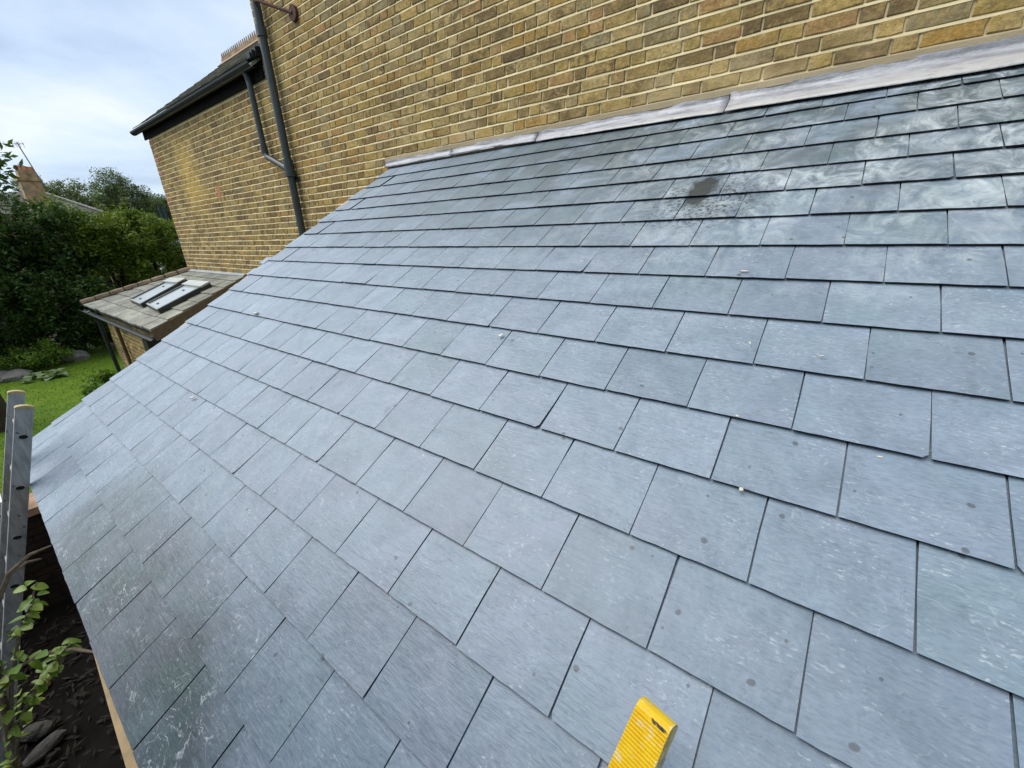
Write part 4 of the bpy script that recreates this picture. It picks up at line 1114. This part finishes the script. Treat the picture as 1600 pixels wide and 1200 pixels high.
ch = b.build('chimney', mat_plain('chimney_brick', (0.36, 0.24, 0.12), .9, .4, 5, .6), fh)
M_POT = mat_plain('chimney_pot_clay', (0.50, 0.21, 0.10), .85, .3, 8)
for i, yy in enumerate((cy0 + .17, (cy0 + cy1) / 2, cy1 - .17)):
    b = MB(); b.tube([(-1.5, yy, 7.02), (-1.5, yy, 7.12), (-1.5, yy, 7.16 + .02 * i), (-1.5, yy, 7.20 + .02 * i)], [.12, .11, .10, .115], 10); b.build('chimney_pot', M_POT, ch)
b = MB(); b.tube([(-1.5, cy0 - .08, 6.4), (-1.5, cy0 + .25, 8.25)], .022, 6); b.tube([(-1.5, cy0 + .02, 8.2), (-1.5, cy0 + .72, 8.12)], .014, 5)
for i in range(6): b.tube([(-1.6, cy0 + .06 + i * .12, 8.02 - .01 * i), (-1.4, cy0 + .06 + i * .12, 8.30 - .01 * i)], .008, 4)
b.build('aerial', mat_plain('grey_aerial', (0.10, 0.10, 0.11), .6), ch)
ps = thing('garden_post', 'pair of dark green posts standing beside the brick wing corner', 'post', (25, -3.55, GZ))
M_GREEN = mat_plain('dark_green_paint', (0.012, 0.04, 0.035), .45)
b = MB(); b.box((-.04, -.13, 0), (.04, -.02, 5.12)); b.build('post', M_GREEN, ps)
b = MB(); b.box((-.04, .06, 0), (.04, .13, 5.15)); b.build('post', M_GREEN, ps)
b = MB(); b.box((-.03, -.02, 4.80), (.03, .06, 4.87)); b.box((-.03, -.02, 3.95), (.03, .06, 4.02)); b.build('cross_rail', M_GREEN, ps)
b = MB(); b.box((24.5, -3.95, GZ), (24.8, -3.35, -.64)); 
tag(b.build('white_wall_end', mat_plain('white_render', (0.62, 0.64, 0.66), .8, .1)), 'small white rendered pier beside the brick corner', 'pier')
fb = thing('far_building', 'pale distant building with striped cladding right of the far trees', 'building', (70, -15.2, GZ))
b = MB(); b.box((0, -3.5, 0), (6, 1.5, 8.6)); b.build('wall', mat_plain('pale_cladding', (0.50, 0.52, 0.53), .7, .1), fb)
for i in range(9):
    b = MB(); b.box((-.06, -3.5, .6 + i * .9), (-.002, 1.5, .85 + i * .9)); b.build('cladding_band', mat_plain('grey_band', (0.30, 0.32, 0.33), .7, .1), fb)

# ------------------------------------------------------------------ small debris on the slates
M_CHIP = mat_plain('mortar_chip', (0.62, 0.58, 0.50), .9, .15, 60)
def chip(x, v, l, w, h, ang, label, mat=M_CHIP, hh=.004):
    b = MB(); r = random.Random(int(x * 997 + v * 313))
    base = [(-l, -w * r.uniform(.6, 1)), (l * r.uniform(.6, 1), -w), (l, w * r.uniform(.3, 1)), (-l * r.uniform(.5, 1), w)]
    b.prism([(p, q, 0) for p, q in base], [(p * .9, q * .9, h) for p, q in base])
    o = b.build('mortar_chip', mat)
    o.matrix_world = Matrix.Translation(roofp(x, v, hh)) @ (BASIS @ Matrix.Rotation(ang, 3, 'Z')).to_4x4()
    return tag(o, label, 'debris', 'loose chips lying on the slates')
chip(1.024, 2.123, .011, .007, .002, .9, 'squarish off-white chip near the middle of the slate roof')
chip(2.646, 2.92, .016, .006, .004, .6, 'slim white chip on the slates towards the eaves at left')
chip(3.021, 2.268, .018, .007, .010, .3, 'pale upright chip on the slates near the verge')
chip(.236, 1.677 - .03, .014, .003, .004, .05, 'thin pale stick-like chip below the wet splash')
chip(.066, 2.487, .005, .005, .003, .4, 'tiny grey crumb at a slate tail right of centre')
chip(.146, 2.004, .002, .006, .003, .3, 'short pale splinter beside a slate joint at right', hh=.007)

for x, v, l, w, a, lab in ((.62, 1.55, .006, .0025, .3, 'tiny pale slate splinter left of the thin stick-like chip'),
        (.12, 2.28, .005, .0025, -.4, 'tiny pale slate splinter above the grey crumb at the slate tail'),
        (-.03, 2.02, .006, .002, .5, 'tiny pale splinter lying right of the short splinter at the joint'),
        (-.17, 2.31, .005, .002, .1, 'rightmost of the tiny pale splinters on the slates')):
    chip(x, v, l, w, .002, a, lab, hh=.006)
